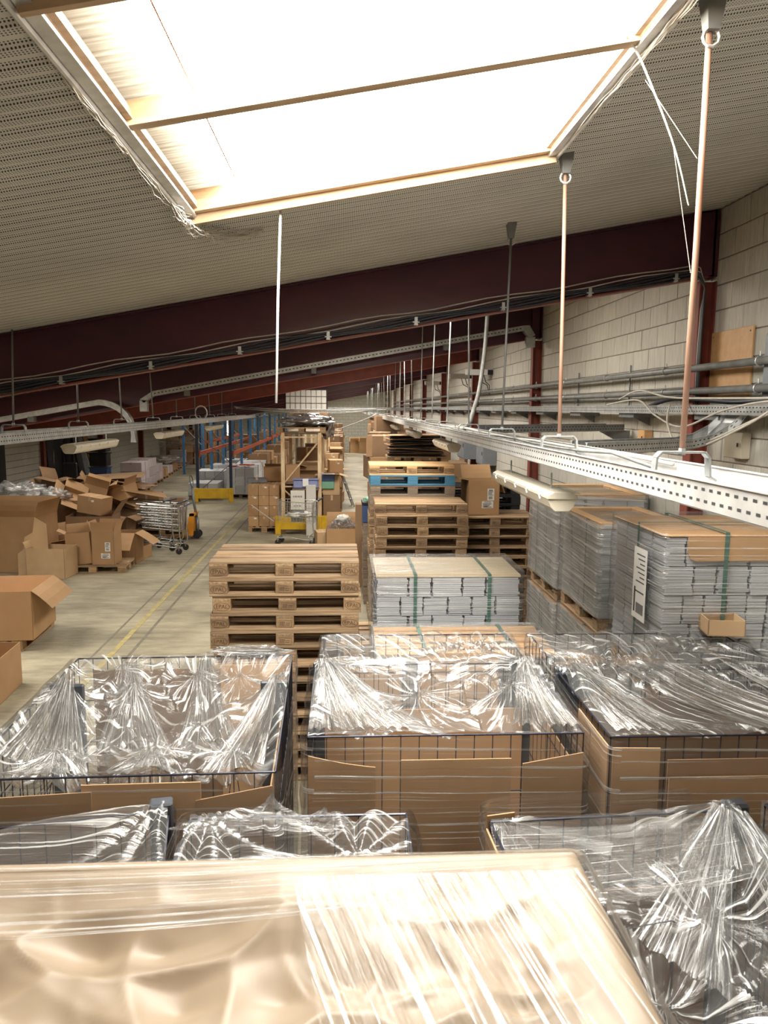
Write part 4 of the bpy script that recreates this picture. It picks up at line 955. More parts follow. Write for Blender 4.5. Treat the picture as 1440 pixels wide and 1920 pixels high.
fan(t, (-.55, .45, 1.745), (-.60, -.44, 1.725), (-.16, -.42, 1.72), 9); fan(t, (-.50, .44, 1.74), (-.2, -.42, 1.72), (.08, -.3, 1.60), 6)
fan(t, (.55, .45, 1.745), (.30, -.40, 1.72), (.60, -.44, 1.725), 7)
fan(t, (.60, .46, 1.745), (.62, .30, 1.66), (.64, -.45, 1.68), 7)
# rear bin behind it
t = cage('second wrapped wire cage, standing directly behind the middle cage', .475, 4.53, 1.2, .72, 1.62)
sheet_card(t, -.57, -.1, .34, .34, .2, 1.45); sheet_card(t, .02, .55, .34, .34, .2, 1.5, 'card'); sheet_card(t, -.57, .1, -.31, -.31, .2, 1.3, 'card')
drape(t, -.62, .62, -.36, .36, 1.62, .05, [(-.5, -.3, .02, .2), (.3, .1, .0, .2)], 7, 'film_diag', 70, 40)
film_ring(t, -.63, .63, -.375, .375, .2, 1.63, 'film_side', .012, .05, 30, 24, seed=4)
# left cage
t = cage('left wrapped wire cage with creased film sinking into it, before the front pallet stack', -.90, 3.63, 1.22, 1.46, 1.66, rz=1.2, posts=((.545, .2, .14, .03, 1.70), (-.50, .2, .17, .03, 1.70)))
sheet_card(t, -.52, .20, .70, .70, .2, 1.60, 'card_dk'); sheet_card(t, .2, .58, .694, .694, .2, 1.62, 'card'); sheet_card(t, .58, .58, -.6, .65, .2, 1.5, 'card')
sheet_card(t, -.14, .32, -.748, -.748, .2, 1.635, slant=0.0); sheet_card(t, -.62, -.10, -.756, -.756, .2, 1.59, slant=.02); sheet_card(t, .30, .60, -.752, -.745, .2, 1.56, slant=.05); sheet_card(t, -.9, -.6, -.764, -.764, .2, 1.47)
wire_panel(t, (-.6, -.25), (.6, -.25), .6, 1.25, dx=.12, dz=.3, name='inner_gate')
fan(t, (-.37, -.35, 1.585), (-.58, -.70, 1.67), (-.18, -.70, 1.66), 7); fan(t, (.04, -.35, 1.585), (-.15, -.70, 1.66), (.26, -.70, 1.66), 7); fan(t, (.545, .2, 1.735), (.2, -.2, 1.40), (.56, -.65, 1.66), 8); fan(t, (-.5, .2, 1.735), (-.58, -.5, 1.66), (-.25, -.3, 1.45), 8)
fan(t, (-.30, .66, 1.66), (-.35, .1, 1.38), (.05, .1, 1.36), 6); fan(t, (.12, .68, 1.66), (.05, .05, 1.36), (.42, .0, 1.40), 6)
MB().tube([(-.45, -.38, 1.2), (-.37, -.35, 1.56), (-.3, -.38, 1.2)], .004, 5).build('hook_wire', 'wire', t)
MB().tube([(-.02, -.38, 1.2), (.04, -.35, 1.56), (.09, -.38, 1.2)], .004, 5).build('hook_wire', 'wire', t)
MB().tube([(.36, -.38, 1.2), (.40, -.35, 1.57), (.45, -.38, 1.2)], .004, 5).build('hook_wire', 'wire', t)
drape(t, -.61, .61, -.73, .73, 1.66, .34, [(.56, .2, .05, .16), (-.5, .2, .05, .16), (-.37, -.35, -.08, .2), (.04, -.35, -.08, .2), (.40, -.35, -.07, .2), (-.2, .35, -.02, .13), (.1, .5, -.03, .12), (.34, .45, 0, .11), (-.33, .6, .0, .1)], 12, 'film_tent', 120, 120, wr=.02)
film_ring(t, -.64, .64, -.775, .755, .2, 1.67, 'film_side', .012, .06, 36, 34, seed=9)
def tuft(t, cx_, cy_, cz_, w_, h_, lean, seed):
    """film pinched up into a creased peak"""
    def fn(a, b):
        th = 2*PI*a; q = (1-b)**1.6; k = 1+.55*(abs(math.sin(4.5*th+seed+2*b))-.5)+.4*nz(a*9+seed, b*5)
        return (cx_+lean*b+w_*q*k*math.cos(th)+.012*nz(a*7, b*9, seed), cy_+.4*w_*q*k*math.sin(th), cz_+h_*b*(1+.15*nz(a*12, seed))-.01)
    mb = MB(); mb.grid(fn, 64, 26); return mb.build('film_tuft', 'film_tent', t, smooth=True)
# crumpled film knot at its back right corner
def crumple(t_or_none, cx_, cy_, cz_, rx, ry, rz_, seed, mat, label=None, cat=None, n=46, lobes=2.2, amp=.45, name='crumpled_film', flat=False):
    def fn(a, b):
        th = 2*PI*a; ph = PI*(b*.98+.01)-PI/2; v = Vector((math.cos(th)*math.cos(ph), math.sin(th)*math.cos(ph), math.sin(ph)))
        k = 1+amp*(noise.noise(v*lobes+Vector((seed, 0, 0))))+amp*.6*ridge(v.x*4+seed, v.y*4, v.z*4)*.5+.12*noise.noise(v*9+Vector((0, seed, 0)))
        z = v.z*k*rz_
        if flat: z = max(z, -rz_*.35)
        return (cx_+v.x*k*rx, cy_+v.y*k*ry, cz_+z)
    mb = MB(); mb.grid(fn, n, n//2); o = mb.build(name, mat, t_or_none, smooth=True)
    if t_or_none is None: tag(o, label, cat)
    return o
crumple(t, .36, .73, 1.69, .2, .04, .03, 5, 'film_tent')
# right pair
t = cage('right wrapped wire cage with diagonal film and cardboard corner in front', 1.76, 3.52, 1.22, .84, 1.70, posts=((-.56, .40, .13, .02, 1.70),))
sheet_card(t, -.605, -.40, -.44, -.45, .2, 1.66, 'card'); sheet_card(t, -.615, -.615, -.42, .0, .2, 1.66, 'card'); sheet_card(t, -.36, .62, -.46, -.46, .2, 1.53, 'card', slant=0); sheet_card(t, -.36, .6, -.438, -.438, .2, 1.60, 'card_dk')
sheet_card(t, -.5, .6, .40, .40, .2, 1.55, 'card_dk'); sheet_card(t, -.55, .6, -.1, .1, .2, 1.2, 'card_dk')
drape(t, -.61, .61, -.42, .42, 1.70, .09, [(-.55, .38, .04, .25), (-.15, .38, .03, .1), (.2, .38, .03, .1), (.45, .38, .03, .1), (.1, -.4, .0, .12)], 21, 'film_diag', 110, 80, wr=.02)
film_ring(t, -.64, .64, -.48, .445, .2, 1.71, 'film_side', .012, .06, 34, 34, seed=19)
fan(t, (-.52, .38, 1.76), (-.58, -.40, 1.725), (-.2, -.40, 1.72), 8); fan(t, (-.1, .40, 1.745), (.05, -.40, 1.72), (.55, -.40, 1.72), 11, w0=.4); fan(t, (.3, .40, 1.745), (.6, .1, 1.72), (.6, -.40, 1.72), 8, w0=.3)
t = cage('rear right wrapped wire cage with flat film over it, below the booklet loads', 1.80, 4.35, 1.24, .66, 1.68)
for i in range(2): MB().cbox(-.55+.52*i, -.1+.52*i, -.25, .28, .5, 1.35-.1*i, .005).build('carton_inside', 'card_dk' if i else 'card', t)
MB().cbox(-.60, -.42, -.345, -.335, 1.4, 1.64, .004).build('corner_post', 'post', t, label='black wrapped post')
drape(t, -.64, .64, -.34, .34, 1.68, .045, [(-.3, -.2, .02, .2), (.3, .1, .0, .2)], 27, 'film_diag', 100, 60, wr=.014)
film_ring(t, -.65, .65, -.36, .36, .2, 1.69, 'film_side', .012, .05, 30, 24, seed=14)
t = carton('small open cardboard tray lying on the wrapped cages before the orange topped load', 2.34, 4.52, 1.735, .22, .2, .10, -8, (None, None, None, None), 'card_lt')
t = cage('wrapped wire cage at the far right edge behind the flat film', 2.92, 4.25, .88, .6, 1.66, panels='fl')
drape(t, -.44, .44, -.3, .3, 1.66, .05, [(-.3, -.2, .02, .2)], 31, 'film_diag', 60, 40)
film_ring(t, -.45, .45, -.32, .32, .2, 1.67, 'film_side', .012, .05, 24, 18, seed=17)
# front row: left pair and right cage
t = cage('wrapped wire cage turned slightly, its dark rim rising to a post, at the lower left', -1.17, 2.09, 1.25, .9, 1.655, rz=10, posts=((.60, .44, .08, .06, 1.70),))
drape(t, -.625, .625, -.45, .45, 1.655, .12, [(.6, .44, .05, .15), (-.2, .2, .0, .15)], 41, 'film', 80, 60)
film_ring(t, -.65, .65, -.475, .475, .3, 1.665, 'film_side', .01, .05, 30, 24, seed=23)
sheet_card(t, -.6, .5, .42, .42, .2, 1.5, 'card_dk')
t = cage('wrapped wire cage with a tuft of film at its back, behind the beige topped load', -.155, 2.06, .74, .88, 1.70)
sheet_card(t, -.3, .25, .40, .40, .2, 1.56, 'card_dk')
drape(t, -.37, .37, -.44, .44, 1.70, .10, [(-.3, .4, .03, .15), (.2, .2, 0, .2)], 45, 'film', 90, 70)
film_ring(t, -.40, .40, -.465, .465, .3, 1.715, 'film_side', .012, .05, 30, 24, seed=26)
tuft(t, -.09, .42, 1.69, .13, .12, .0, 8); tuft(t, .06, .42, 1.69, .12, .06, .03, 4)
tuft(t, -.28, .42, 1.69, .12, .05, -.02, 12)
t = cage('large wrapped wire cage at the lower right with film sinking into it', .955, 1.98, .86, .96, 1.70, rz=3, posts=((.40, .45, .075, .07, 1.70),))
drape(t, -.43, .43, -.48, .48, 1.70, .55, [(.40, .46, .06, .15), (-.4, .46, .02, .14), (-.05, -.05, -.28, .12), (.2, .15, -.3, .12)], 52, 'film_tent', 120, 120, wr=.03)
film_ring(t, -.475, .46, -.5, .52, .3, 1.78, 'film_side', .012, .08, 36, 30, seed=29, zf=lambda x, y: 1.70+(.07 if y > .2 else .0)*(1 if x < .3 else .2))
sheet_card(t, -.445, -.445, -.4, .46, .2, 1.69, 'card'); sheet_card(t, -.44, -.34, .485, .5, .2, 1.72, 'card'); sheet_card(t, -.40, .36, .44, .44, .2, 1.45, 'card_dk')
MB().tube([(-.25, -.1, .5), (-.25, -.1, 1.30), (.30, -.12, 1.30), (.30, -.12, .5)], .004, 5).build('inner_gate', 'wire', t)
MB().tube([(-.2, .22, .5), (-.2, .22, 1.45), (.12, .24, 1.47), (.14, .24, .5)], .004, 5).build('inner_gate', 'wire', t)
wire_panel(t, (-.3, -.1), (.3, -.12), .4, 1.2, dx=.13, dz=.2, name='inner_panel', r=.002)
fan(t, (.38, .44, 1.74), (-.02, .25, 1.42), (.2, .02, 1.36), 5); fan(t, (.42, .40, 1.74), (.36, -.1, 1.45), (.43, -.42, 1.66), 4)
b = MB(); b.cbox(-.04, .05, -.03, .03, 1.58, 1.745, .01); b.build('tied_bag', 'black', t, (.43, .46, 0), label='black plastic tied at the corner')
mb = MB(); mb.grid(lambda a, b: (-.44+.84*a, .45-.30*b*(1-.3*a), 1.705-.10*b+.02*math.sin(PI*a)*-1+.004*nz(a*4, b*30)), 60, 40); mb.build('stretch_film', 'film', t, smooth=True)
t = cage('wrapped wire cage cut by the right edge at the bottom, cardboard inside', 1.93, 2.05, .8, 1.0, 1.68)
sheet_card(t, -.37, .37, .46, .46, .2, 1.55, 'card'); sheet_card(t, -.37, .1, -.1, .0, .2, 1.1, 'card_dk')
drape(t, -.4, .4, -.5, .5, 1.68, .25, [(-.38, .48, .03, .15), (-.1, .1, -.1, .12)], 61, 'film_tent', 80, 80, wr=.02)
film_ring(t, -.42, .42, -.52, .52, .3, 1.69, 'film_side', .01, .05, 26, 20, seed=31)

# ---- near load: beige satin sheet under film
NX0, NX1, NY0, NY1, NZ = -.86, .43, .46, 1.30, 2.32
t = thing('wrapped_load', 'tall load under a crumpled beige satin sheet and shiny film, closest to the camera', 'wrapped load', ((NX0+NX1)/2, (NY0+NY1)/2, 0))
ox, oy = (NX0+NX1)/2, (NY0+NY1)/2; hx, hy = (NX1-NX0)/2, (NY1-NY0)/2
base_pallet(t, -hx+.02, hx-.02, -hy+.02, hy-.02)
fr = random.Random(14); FP = [(fr.uniform(-hx, hx), fr.uniform(-hy, hy), fr.uniform(-.03, .03)) for _ in range(110)]
def fold(x, y):
    """crumpled sheet: dents between sharp polygonal ridges, with a few long folds"""
    a = x+.03*nz(x*6, y*6, 1); b = y+.03*nz(x*6, y*6, 5)
    d_ = sorted(math.hypot((a-p)*.8, (b-q)*1.1)*(1+z*6) for p, q, z in FP)[:2]
    rdg = math.exp(-(d_[1]-d_[0])*22)
    q = (x*.5+y*.85)*6+1.2*nz(x*3, y*3, 7)
    return min(d_[0], .16)*.30+.010*rdg+.010*(1-2*abs((q % 1)-.5))+.003*nz(x*18, y*18, 3)
def near_top(a, b, lift=0, smooth=False):
    x = -hx+2*hx*a; y = -hy+2*hy*b; e = min(hx-abs(x), hy-abs(y)); k = min(1, max(0, (e-.03)/.16)); k = k*k*(3-2*k)
    z = NZ-.015-(0 if smooth else k*(.066-fold(x, y)))
    r_ = .03
    if e < r_: z -= r_-math.sqrt(max(0, r_*r_-(r_-e)**2))
    return (x, y, z+lift)
mb = MB(); mb.grid(lambda a, b: near_top(a, b), 170, 130); mb.build('satin_sheet', 'beige_foil', t, smooth=True)
film_r = ring_pts(-hx, hx, -hy, hy, .03, 30)
def near_side(a, b):
    i = int(round(a*len(film_r))) % len(film_r); x, y = film_r[i]; return (x*(1+.006*nz(a*30, b*8)), y*(1+.006*nz(a*30, b*8, 4)), .15+(NZ-.045-.15)*b)
mb = MB(); mb.grid(near_side, len(film_r), 20); mb.build('side_sheet', 'beige_foil', t, smooth=True)
# film band along the back rim, and a wide band pulled diagonally over the right corner
mb = MB(); mb.grid(lambda a, b: near_top(a, 1-b*.22*(.9+.3*math.sin(a*3+1)), .004+.002*nz(a*9, b*40, 3), True), 160, 40); mb.build('stretch_film', 'film_near', t, smooth=True)
mb = MB(); mb.grid(lambda a, b: near_top(min(1, .60+b*.1+(.40-b*.1)*a), .90-.9*b, .006-.006*math.sin(PI*a)*math.sin(PI*b)+.002*nz(a*20, b*3, 5), True), 80, 90)
for i in mb.uv: a, b = mb.uv[i]; mb.uv[i] = (b*.8+a*.25, a*.8-b*.18)
mb.build('stretch_film', 'film_near_d', t, smooth=True)
film_ring(t, -hx-.012, hx+.012, -hy-.012, hy+.012, .2, NZ-.03, 'film_near', .004, .03, 40, 30, seed=2)

# ================================================================ left side of the floor
random.seed(21)
def put_pallet(lab, x, y, z=0, rz=0, kind='p', group=None): return get_pallet(kind, lab, (x, y, z), R(rz), group)
# near left cartons
put_pallet('wooden pallet under the big open carton at the left edge', -4.5, 10.25, rz=92)
carton('big open carton on a pallet at the left edge, one long flap hanging out', -4.62, 10.1, .145, 1.3, .95, .64, 4, (None, None, 60, 128), 'card', fl=.34)
carton('brown carton standing on the floor at the left edge, nearest the camera', -4.1, 8.1, 0, 1.0, .8, .48, 3, (None, None, None, None), 'card')
carton('large tan carton with a torn right side at the left edge', -6.35, 14.9, 0, 1.35, .9, 1.05, -6, (None, 5, None, 12), 'card', fl=.3)
o = MB(); o.prism([(0, 0), (.55, 0), (.5, .95), (.3, 1.08), (.26, .8), (.12, .72), (.1, .5), (0, .42)], 'y', 0, .008); o = o.build('torn_sheet', 'card_lt', loc=(-5.95, 14.1, 0), rot=(R(-6), 0, R(10))); tag(o, 'torn pale cardboard sheet with ragged edge beside the large tan carton', 'cardboard')
carton('square tan carton on the floor below the torn sheet', -5.35, 14.15, 0, .72, .5, .55, -8, (None, None, 20, None), 'card_lt', fl=.12)
put_pallet('wooden pallet under the two upright cartons by the left pile', -4.72, 14.75, rz=3)
carton('tall upright carton with two white labels on the pallet, flaps raised', -4.5, 14.62, .145, .42, .4, .62, -4, (8, 8, 14, 14), sticker=True)
carton('tall narrow carton leaning on the labelled upright carton', -4.98, 14.6, .145, .44, .3, .6, 12, (None, 15, 55, None), 'card', tilt=(0, -4))
carton('crushed carton lying behind the square tan carton', -5.4, 15.4, 0, .6, .5, .55, 20, (70, 30, 90, 20), 'card', tilt=(6, -8))
carton('small open carton alone on the floor right of the pile', -4.28, 15.95, 0, .42, .4, .26, -14, (None, None, 130, None), 'card')
carton('carton with a loose white-edged flap next to the labelled upright carton', -4.35, 15.45, 0, .5, .45, .62, -5, (130, None, None, 118), 'card', fl=.42)
carton('dark wide carton low in the pile behind the labelled carton', -5.15, 15.95, 0, .9, .75, .9, 3, (None, None, None, 30), 'card_dk')
carton('large brown pallet carton in the middle of the pile', -5.9, 16.9, 0, 1.25, .9, 1.12, -2, (None, None, 5, None), 'card_dk')
carton('brown pallet carton left of the middle one in the pile', -7.2, 16.6, 0, 1.1, .9, .98, 4, (None, None, None, None), 'card_dk')
closed('tan carton tipped on the rim of the pile above the trolleys', -5.15, 16.0, .92, .55, .4, .36, -16, tilt=(0, 7), m='card')
carton('tilted torn carton flap sheet lying diagonally on the pile', -5.75, 16.5, 1.12, .5, .45, .12, 25, (70, 80, 60, None), 'card', tilt=(38, 24))
carton('open carton on its side high in the pile', -5.5, 17.1, 1.13, .5, .42, .3, 14, (20, 60, 40, 35), 'card', tilt=(8, 18))
carton('reddish brown crushed carton left of centre on the pile', -6.25, 17.0, 1.13, .55, .5, .38, -22, (95, 70, 30, 60), 'card_dk', tilt=(-10, 8))
carton('pale folded carton on the right shoulder of the pile', -4.9, 17.3, 1.05, .6, .4, .3, -30, (60, 100, 80, 40), 'card', tilt=(10, -14))
carton('gaping carton on the right end of the pile', -4.95, 16.75, .0, .6, .45, .8, -12, (120, 60, 20, 100), 'card_dk', tilt=(0, 6))
for i, (x, y, z, w_, d_, a, b, c) in enumerate(((-5.35, 17.9, 1.50, 1.5, .8, 4, -3, 8), (-4.9, 17.8, 1.38, 1.1, .7, -3, 9, -14), (-4.5, 17.4, 1.2, 1.0, .6, 5, 12, 20), (-5.9, 17.9, 1.40, .9, .6, -6, -10, 30), (-4.9, 17.2, 1.02, .9, .5, 10, 16, -8), (-4.9, 16.9, 1.0, .6, .5, -12, 26, 35))):
    o = MB().cbox(-w_/2, w_/2, -d_/2, d_/2, 0, .012, .003).build('flattened_carton', 'card' if i % 2 == 0 else 'card_dk', loc=(x, y, z), rot=(R(a), R(b), R(c)))
    tag(o, ['wide flattened carton lying across the top of the pile', 'flattened carton sliding under the topmost one', 'flattened carton on the right slope of the pile', 'flattened carton sticking out at the left of the pile top', 'lower flattened carton on the right slope', 'crooked flap hanging off the right end of the pile'][i], 'cardboard')
# supports inside the heap so that the upper cartons rest on something
for i, (x, y, h_) in enumerate(((-5.3, 17.6, 1.5), (-4.7, 17.7, 1.15), (-6.1, 17.9, 1.4))):
    closed(['tall brown carton buried in the middle of the pile', 'brown carton buried at the right of the pile', 'brown carton buried at the left of the pile'][i], x, y+.95, 0, .6, .6, h_-.1, 4*i, m='card_dk', tab=False)
crumple(None, -6.9, 16.5, 1.22, .6, .35, .24, 4, 'film_load', 'cloudy heap of crumpled clear film on the left end of the pile', 'film heap', n=70, lobes=2.4, amp=.55)
crumple(None, -6.05, 16.3, 1.25, .28, .25, .14, 9, 'film_load', 'smaller tuft of crumpled film beside the big film heap', 'film heap', n=50)
# things against the left wall
t = thing('wall_panel', 'tall pale boarded panel against the left wall', 'panel', (XL+.03, 22.9, 0))
MB().cbox(0, .06, 0, 2.9, 0, 2.3, .005).build('panel', 'plaster', t)
for k in range(9): MB().box(.06, .068, .1, 2.8, .25+.2*k, .262+.2*k).build('groove', 'galv_dk', t)
t = thing('curtain', 'black plastic sheeting hanging on the left wall behind the pile', 'curtain', (XL+.1, 26.2, 0))
mb = MB(); mb.grid(lambda a, b: (.12*math.sin(a*22)+.05*nz(a*9, b*3), a*3.4, .02+b*2.28), 60, 8); mb.build('sheeting', 'black', t, smooth=True)
t = thing('curtain', 'black sheeting at the far left edge', 'curtain', (XL+.1, 21.3, 0))
mb = MB(); mb.grid(lambda a, b: (.10*math.sin(a*14), a*1.5, .02+b*2.2), 40, 8); mb.build('sheeting', 'black', t, smooth=True)
for i, (y, h_, tl) in enumerate(((27.6, 2.2, 9), (28.3, 2.25, 12), (29.2, 2.2, 14))):
    o = MB().cbox(0, .05, 0, .55, 0, h_, .004).build('leaning_board', ['black', 'galv_dk', 'card_dk'][i], loc=(XL+.75, y, 0), rot=(0, R(-tl), 0)); tag(o, ['black board leaning against the left wall', 'dark grey board leaning against the left wall', 'brown edged board leaning against the left wall'][i], 'board')
t = thing('bin_stack', 'tall stack of dark blue plastic bins by the left wall', 'bins', (-8.6, 27.6, 0))
for k in range(4): MB().cbox(-.3, .3, -.25, .25, .02+.5*k, .47+.5*k, .02).cbox(-.33, .33, -.28, .28, .44+.5*k, .48+.5*k, .01).build('bin', 'black' if k > 1 else 'blue_bin', t)
t = thing('stool', 'black office chair back standing by the pale panel', 'chair', (-7.6, 21.5, 0))
MB().tube([(0, 0, .1), (0, 0, .5)], .03, 8).build('stem', 'black', t); MB().cbox(-.24, .24, -.24, .24, .46, .54, .03).build('seat', 'black', t); MB().cbox(-.2, .2, .2, .27, .7, 1.55, .03).tube([(0, .2, .5), (0, .28, .8)], .02, 6).build('backrest', 'black', t)
for k in range(5): a = 2*PI*k/5; MB().tube([(0, 0, .12), (.3*math.cos(a), .3*math.sin(a), .05)], .02, 5).tube([(.3*math.cos(a), .3*math.sin(a), .05), (.3*math.cos(a), .3*math.sin(a), 0)], .03, 6).build('leg', 'black', t)
# row of pallets with lilac-white cartons along the left wall
def wall_row():
    n = 0
    for k in range(12):
        y = 26.5+k*1.75; x = -7.4-k*.17
        put_pallet('%s wooden pallet in the row along the left wall' % nth(k), x, y, 0, 90, 'p', 'pallets along the left wall')
        if k in (7, 8): continue
        rows = [1, 3, 3, 2, 1, 1, 2, 1, 1, 2, 1, 1][k]
        for r_ in range(rows):
            for j in range(2):
                m = 'card' if (k < 1 or k in (4, 6)) else 'pinkish'
                closed('%s carton, %s at the %s of the %s pallet along the left wall' % ('brown' if m == 'card' else 'lilac white', lev(r_), ['front', 'back'][j], nth(k)), x, y-.3+.6*j, .145+r_*.33, .74, .55, .32, random.uniform(-3, 3), m, 'cartons along the left wall', tab=False)
wall_row()
crumple(None, -8.5, 36.5, .65, .7, .9, .18, 14, 'film_load', 'clear film spread over the low cartons of the wall row', 'film heap', n=50)
mb = MB(); mb.grid(lambda a, b: (-9.6+2.2*a, 40.5+.3*nz(a*3, b*3), 2.0-1.0*b-.5*math.sin(PI*a)*(1-b)+.08*nz(a*8, b*8)), 40, 24)
o = mb.build('hanging_film', 'film_load', smooth=True); tag(o, 'clear film sheet slung across cartons beside the red column', 'film sheet')
for i in range(4):
    for j in range(3): closed('brown carton beyond the slung film sheet, %s column, %s' % (nth(i), lev(j)), -9.3+.75*i, 42.6, .02+.62*j, .7, .6, .6, random.uniform(-3, 3), 'card_dk' if (i+j) % 2 else 'card', 'cartons beyond the film sheet', tab=False)

# ---- shopping trolleys
def trolley(lab, x, y, rz, handle='navy', sign=False):
    """supermarket trolley, handle at -y"""
    t = thing('shopping_trolley', lab, 'trolley', (x, y, 0), R(rz))
    mb = MB(); n = 11; m_ = 8; b0, b1, t0, t1 = .20, .17, .29, .24
    def P_(u_, v_, s_):  # basket side
        yy = -.38+.80*u_; zz = (.50+.06*u_)+(.98-.50)*v_-.03*u_*v_; hw = (b0+(b1-b0)*u_)+((t0+(t1-t0)*u_)-(b0+(b1-b0)*u_))*v_
        return (s_*hw, yy, zz)
    for s_ in (-1, 1):
        for i in range(n+1): mb.tube([P_(i/n, 0, s_), P_(i/n, 1, s_)], .0035, 4, cap=False)
        for j in range(5): mb.tube([P_(0, j/4, s_), P_(1, j/4, s_)], .004 if j < 4 else .009, 5)
    for u_ in (0, 1):
        for i in range(m_+1):
            f = i/m_*2-1; a = P_(u_, 0, 1); b = P_(u_, 1, 1); mb.tube([(a[0]*f, a[1], a[2]), (b[0]*f, b[1], b[2])], .0035, 4, cap=False)
        for j in range(5): a = P_(u_, j/4, 1); mb.tube([(-a[0], a[1], a[2]), a], .004 if j < 4 else .009, 5)
    for i in range(n+1): a = P_(i/n, 0, 1); mb.tube([(-a[0], a[1], a[2]), a], .003, 4, cap=False)
    mb.build('basket', 'chrome', t)
    mb = MB()
    for s_ in (-1, 1): mb.tube(smooth_pts([(s_*.29, -.52, 1.03), (s_*.29, -.42, .98), (s_*.27, -.40, .5), (s_*.26, -.38, .16), (s_*.22, .1, .18), (s_*.18, .42, .16)], 5), .014, 7)
    mb.tube([(-.2, .42, .17), (.2, .42, .17)], .012, 6).tube([(-.26, -.3, .2), (.26, -.3, .2)], .012, 6); mb.build('frame', 'chrome', t, smooth=True)
    MB().tube([(-.29, -.53, 1.04), (.29, -.53, 1.04)], .018, 8).build('handle', handle, t)
    for s_, yy in ((-.26, -.38), (.26, -.38), (-.19, .42), (.19, .42)):
        w_ = MB().tube([(s_-.018, yy, .065), (s_+.018, yy, .065)], .065, 14).build('wheel', 'black', t); MB().tube([(s_, yy, .16), (s_, yy, .08)], .022, 6).build('fork', 'chrome', w_)
    if sign:
        MB().cbox(-.13, .13, -.02, 0, 1.0, 1.28, .004).cbox(-.13, .13, -.01, 0, .75, .98, .004).build('sign_board', 'galv_dk', t)
    return t
trolley('wire shopping trolley nearest the cardboard pile', -4.38, 17.35, 74)
trolley('wire shopping trolley in the middle of the three by the pile', -4.05, 16.95, 80)
trolley('wire shopping trolley with blue handle nearest the pallet truck', -3.85, 16.5, 86, 'blue_bin')
trolley('filled wire shopping trolley before the rusty rack', -1.06, 17.45, 82, 'navy')
t = thing('sign', 'grey placard standing in the trolley before the rusty rack', 'sign', (-1.05, 17.4, .52)); MB().cbox(-.16, .16, -.015, 0, .28, .72, .004).build('board', 'plaster', t); b = MB(); [b.box(-.10+.035*k, -.085+.035*k+.006*(k % 2), -.0175, -.0155, .565, .60) for k in range(6)]; [b.box(-.09+.06*k, -.05+.06*k, -.0175, -.0155, .36, .375) for k in range(3)]; b.build('print', 'print', t)
MB().cbox(-.15, .15, -.012, 0, 0, .26, .004).build('lower_board', 'galv_dk', t)
crumple(None, -1.0, 17.45, .68, .3, .17, .06, 6, 'plaster', 'pale rags lying in the trolley before the rusty rack', 'rags', name='rags', n=30)
# ---- pallet truck with a pallet and cartons
t = thing('pallet_truck', 'orange hand pallet truck with tall grey handle beside the trolleys', 'pallet truck', (-3.55, 18.3, 0))
for s_ in (-1, 1): MB().cbox(-1.15, -.15, s_*.2-.08, s_*.2+.08, .06, .11, .008).build('fork', 'orange', t)
MB().prism([(-.16, .1), (.0, .1), (.04, .62), (-.06, .62), (-.1, .5)], 'y', -.26, -.2).prism([(-.16, .1), (.0, .1), (.04, .62), (-.06, .62), (-.1, .5)], 'y', .2, .26).box(-.08, .05, -.26, .26, .56, .62).build('frame', 'orange', t)
MB().tube([(.06, 0, .1), (.06, 0, .5)], .045, 10).build('pump', 'galv_dk', t, smooth=True)
for s_ in (-.09, .09): MB().tube([(.06, s_-.03, .1), (.06, s_+.03, .1)], .1, 16).build('wheel', 'black', t)
h = MB().tube([(.06, 0, .45), (.0, 0, .8), (-.04, 0, 1.22)], .03, 8).build('handle_bar', 'galv_dk', t, smooth=True)
MB().tube([(-.04+.13*math.sin(a), .14*math.cos(a)*0, 1.36-.14*math.cos(a)) if False else (-.05+.02*math.cos(a), .16*math.sin(a), 1.36-.14*math.cos(a)) for a in [2*PI*i/16 for i in range(17)]], .014, 6).build('grip', 'galv_dk', h)
put_pallet('small wooden pallet on the forks of the orange pallet truck', -4.25, 18.35, .115, 0)
carton('open brown carton riding on the pallet truck', -3.98, 18.3, .262, .38, .4, .5, 2, (None, 20, None, None), 'card_dk')
closed('low brown carton at the tip of the pallet truck', -4.5, 18.3, .262, .42, .4, .28, 0, 'card_dk', tab=False)

# ---- racks
def rack_frame(t, x0, x1, y, H, m, brace, w_=.09, label=None, cream=False):
    h = (x1-x0)/2; b = MB()
    for s_ in (-1, 1):
        b.box(s_*h-w_/2, s_*h-w_/2+.006, -.045, .045, 0, H).box(s_*h+w_/2-.006, s_*h+w_/2, -.045, .045, 0, H).box(s_*h-w_/2, s_*h+w_/2, -.05, -.044, 0, H)
    p = b.build('end_frame', m, t, ((x0+x1)/2, y, 0), label=label)
    for s_ in (-1, 1): MB().cbox(s_*h-.08, s_*h+.08, -.07, .07, 0, .01, .002).build('foot_plate', m, p)
    if cream: seg = [((-h, .3), (h, .3)) if False else ((h, .3), (-h, 1.1)), ((-h, 1.22), (h, 2.3))]; bars = (1.16, 2.38)
    else:
        seg = []; z = .3; s_ = 1; bars = (.25, H-.12)
        while z+1.0 < H: seg.append(((-h*s_, z), (h*s_, z+.95))); z += .98; s_ = -s_
    for (a, za), (c, zc) in seg: MB().tube([(a, 0, za), (c, 0, zc)], .022 if cream else .016, 5).build('brace', brace, p)
    for z in bars: MB().tube([(-h, .02, z), (h, .02, z)], .02 if cream else .016, 5).build('crossbar', brace, p)
    return p
def rack_beam(t, x, ya, yb, z, m='red_bright', label=None):
    p = MB().box(-.025, .025, 0, yb-ya, 0, .12).build('shelf_beam', m, t, (x, ya, z), label=label)
    for yy in (0, yb-ya): MB().box(-.035, .035, yy-.03, yy+.03, -.05, .16).build('end_plate', m, p)
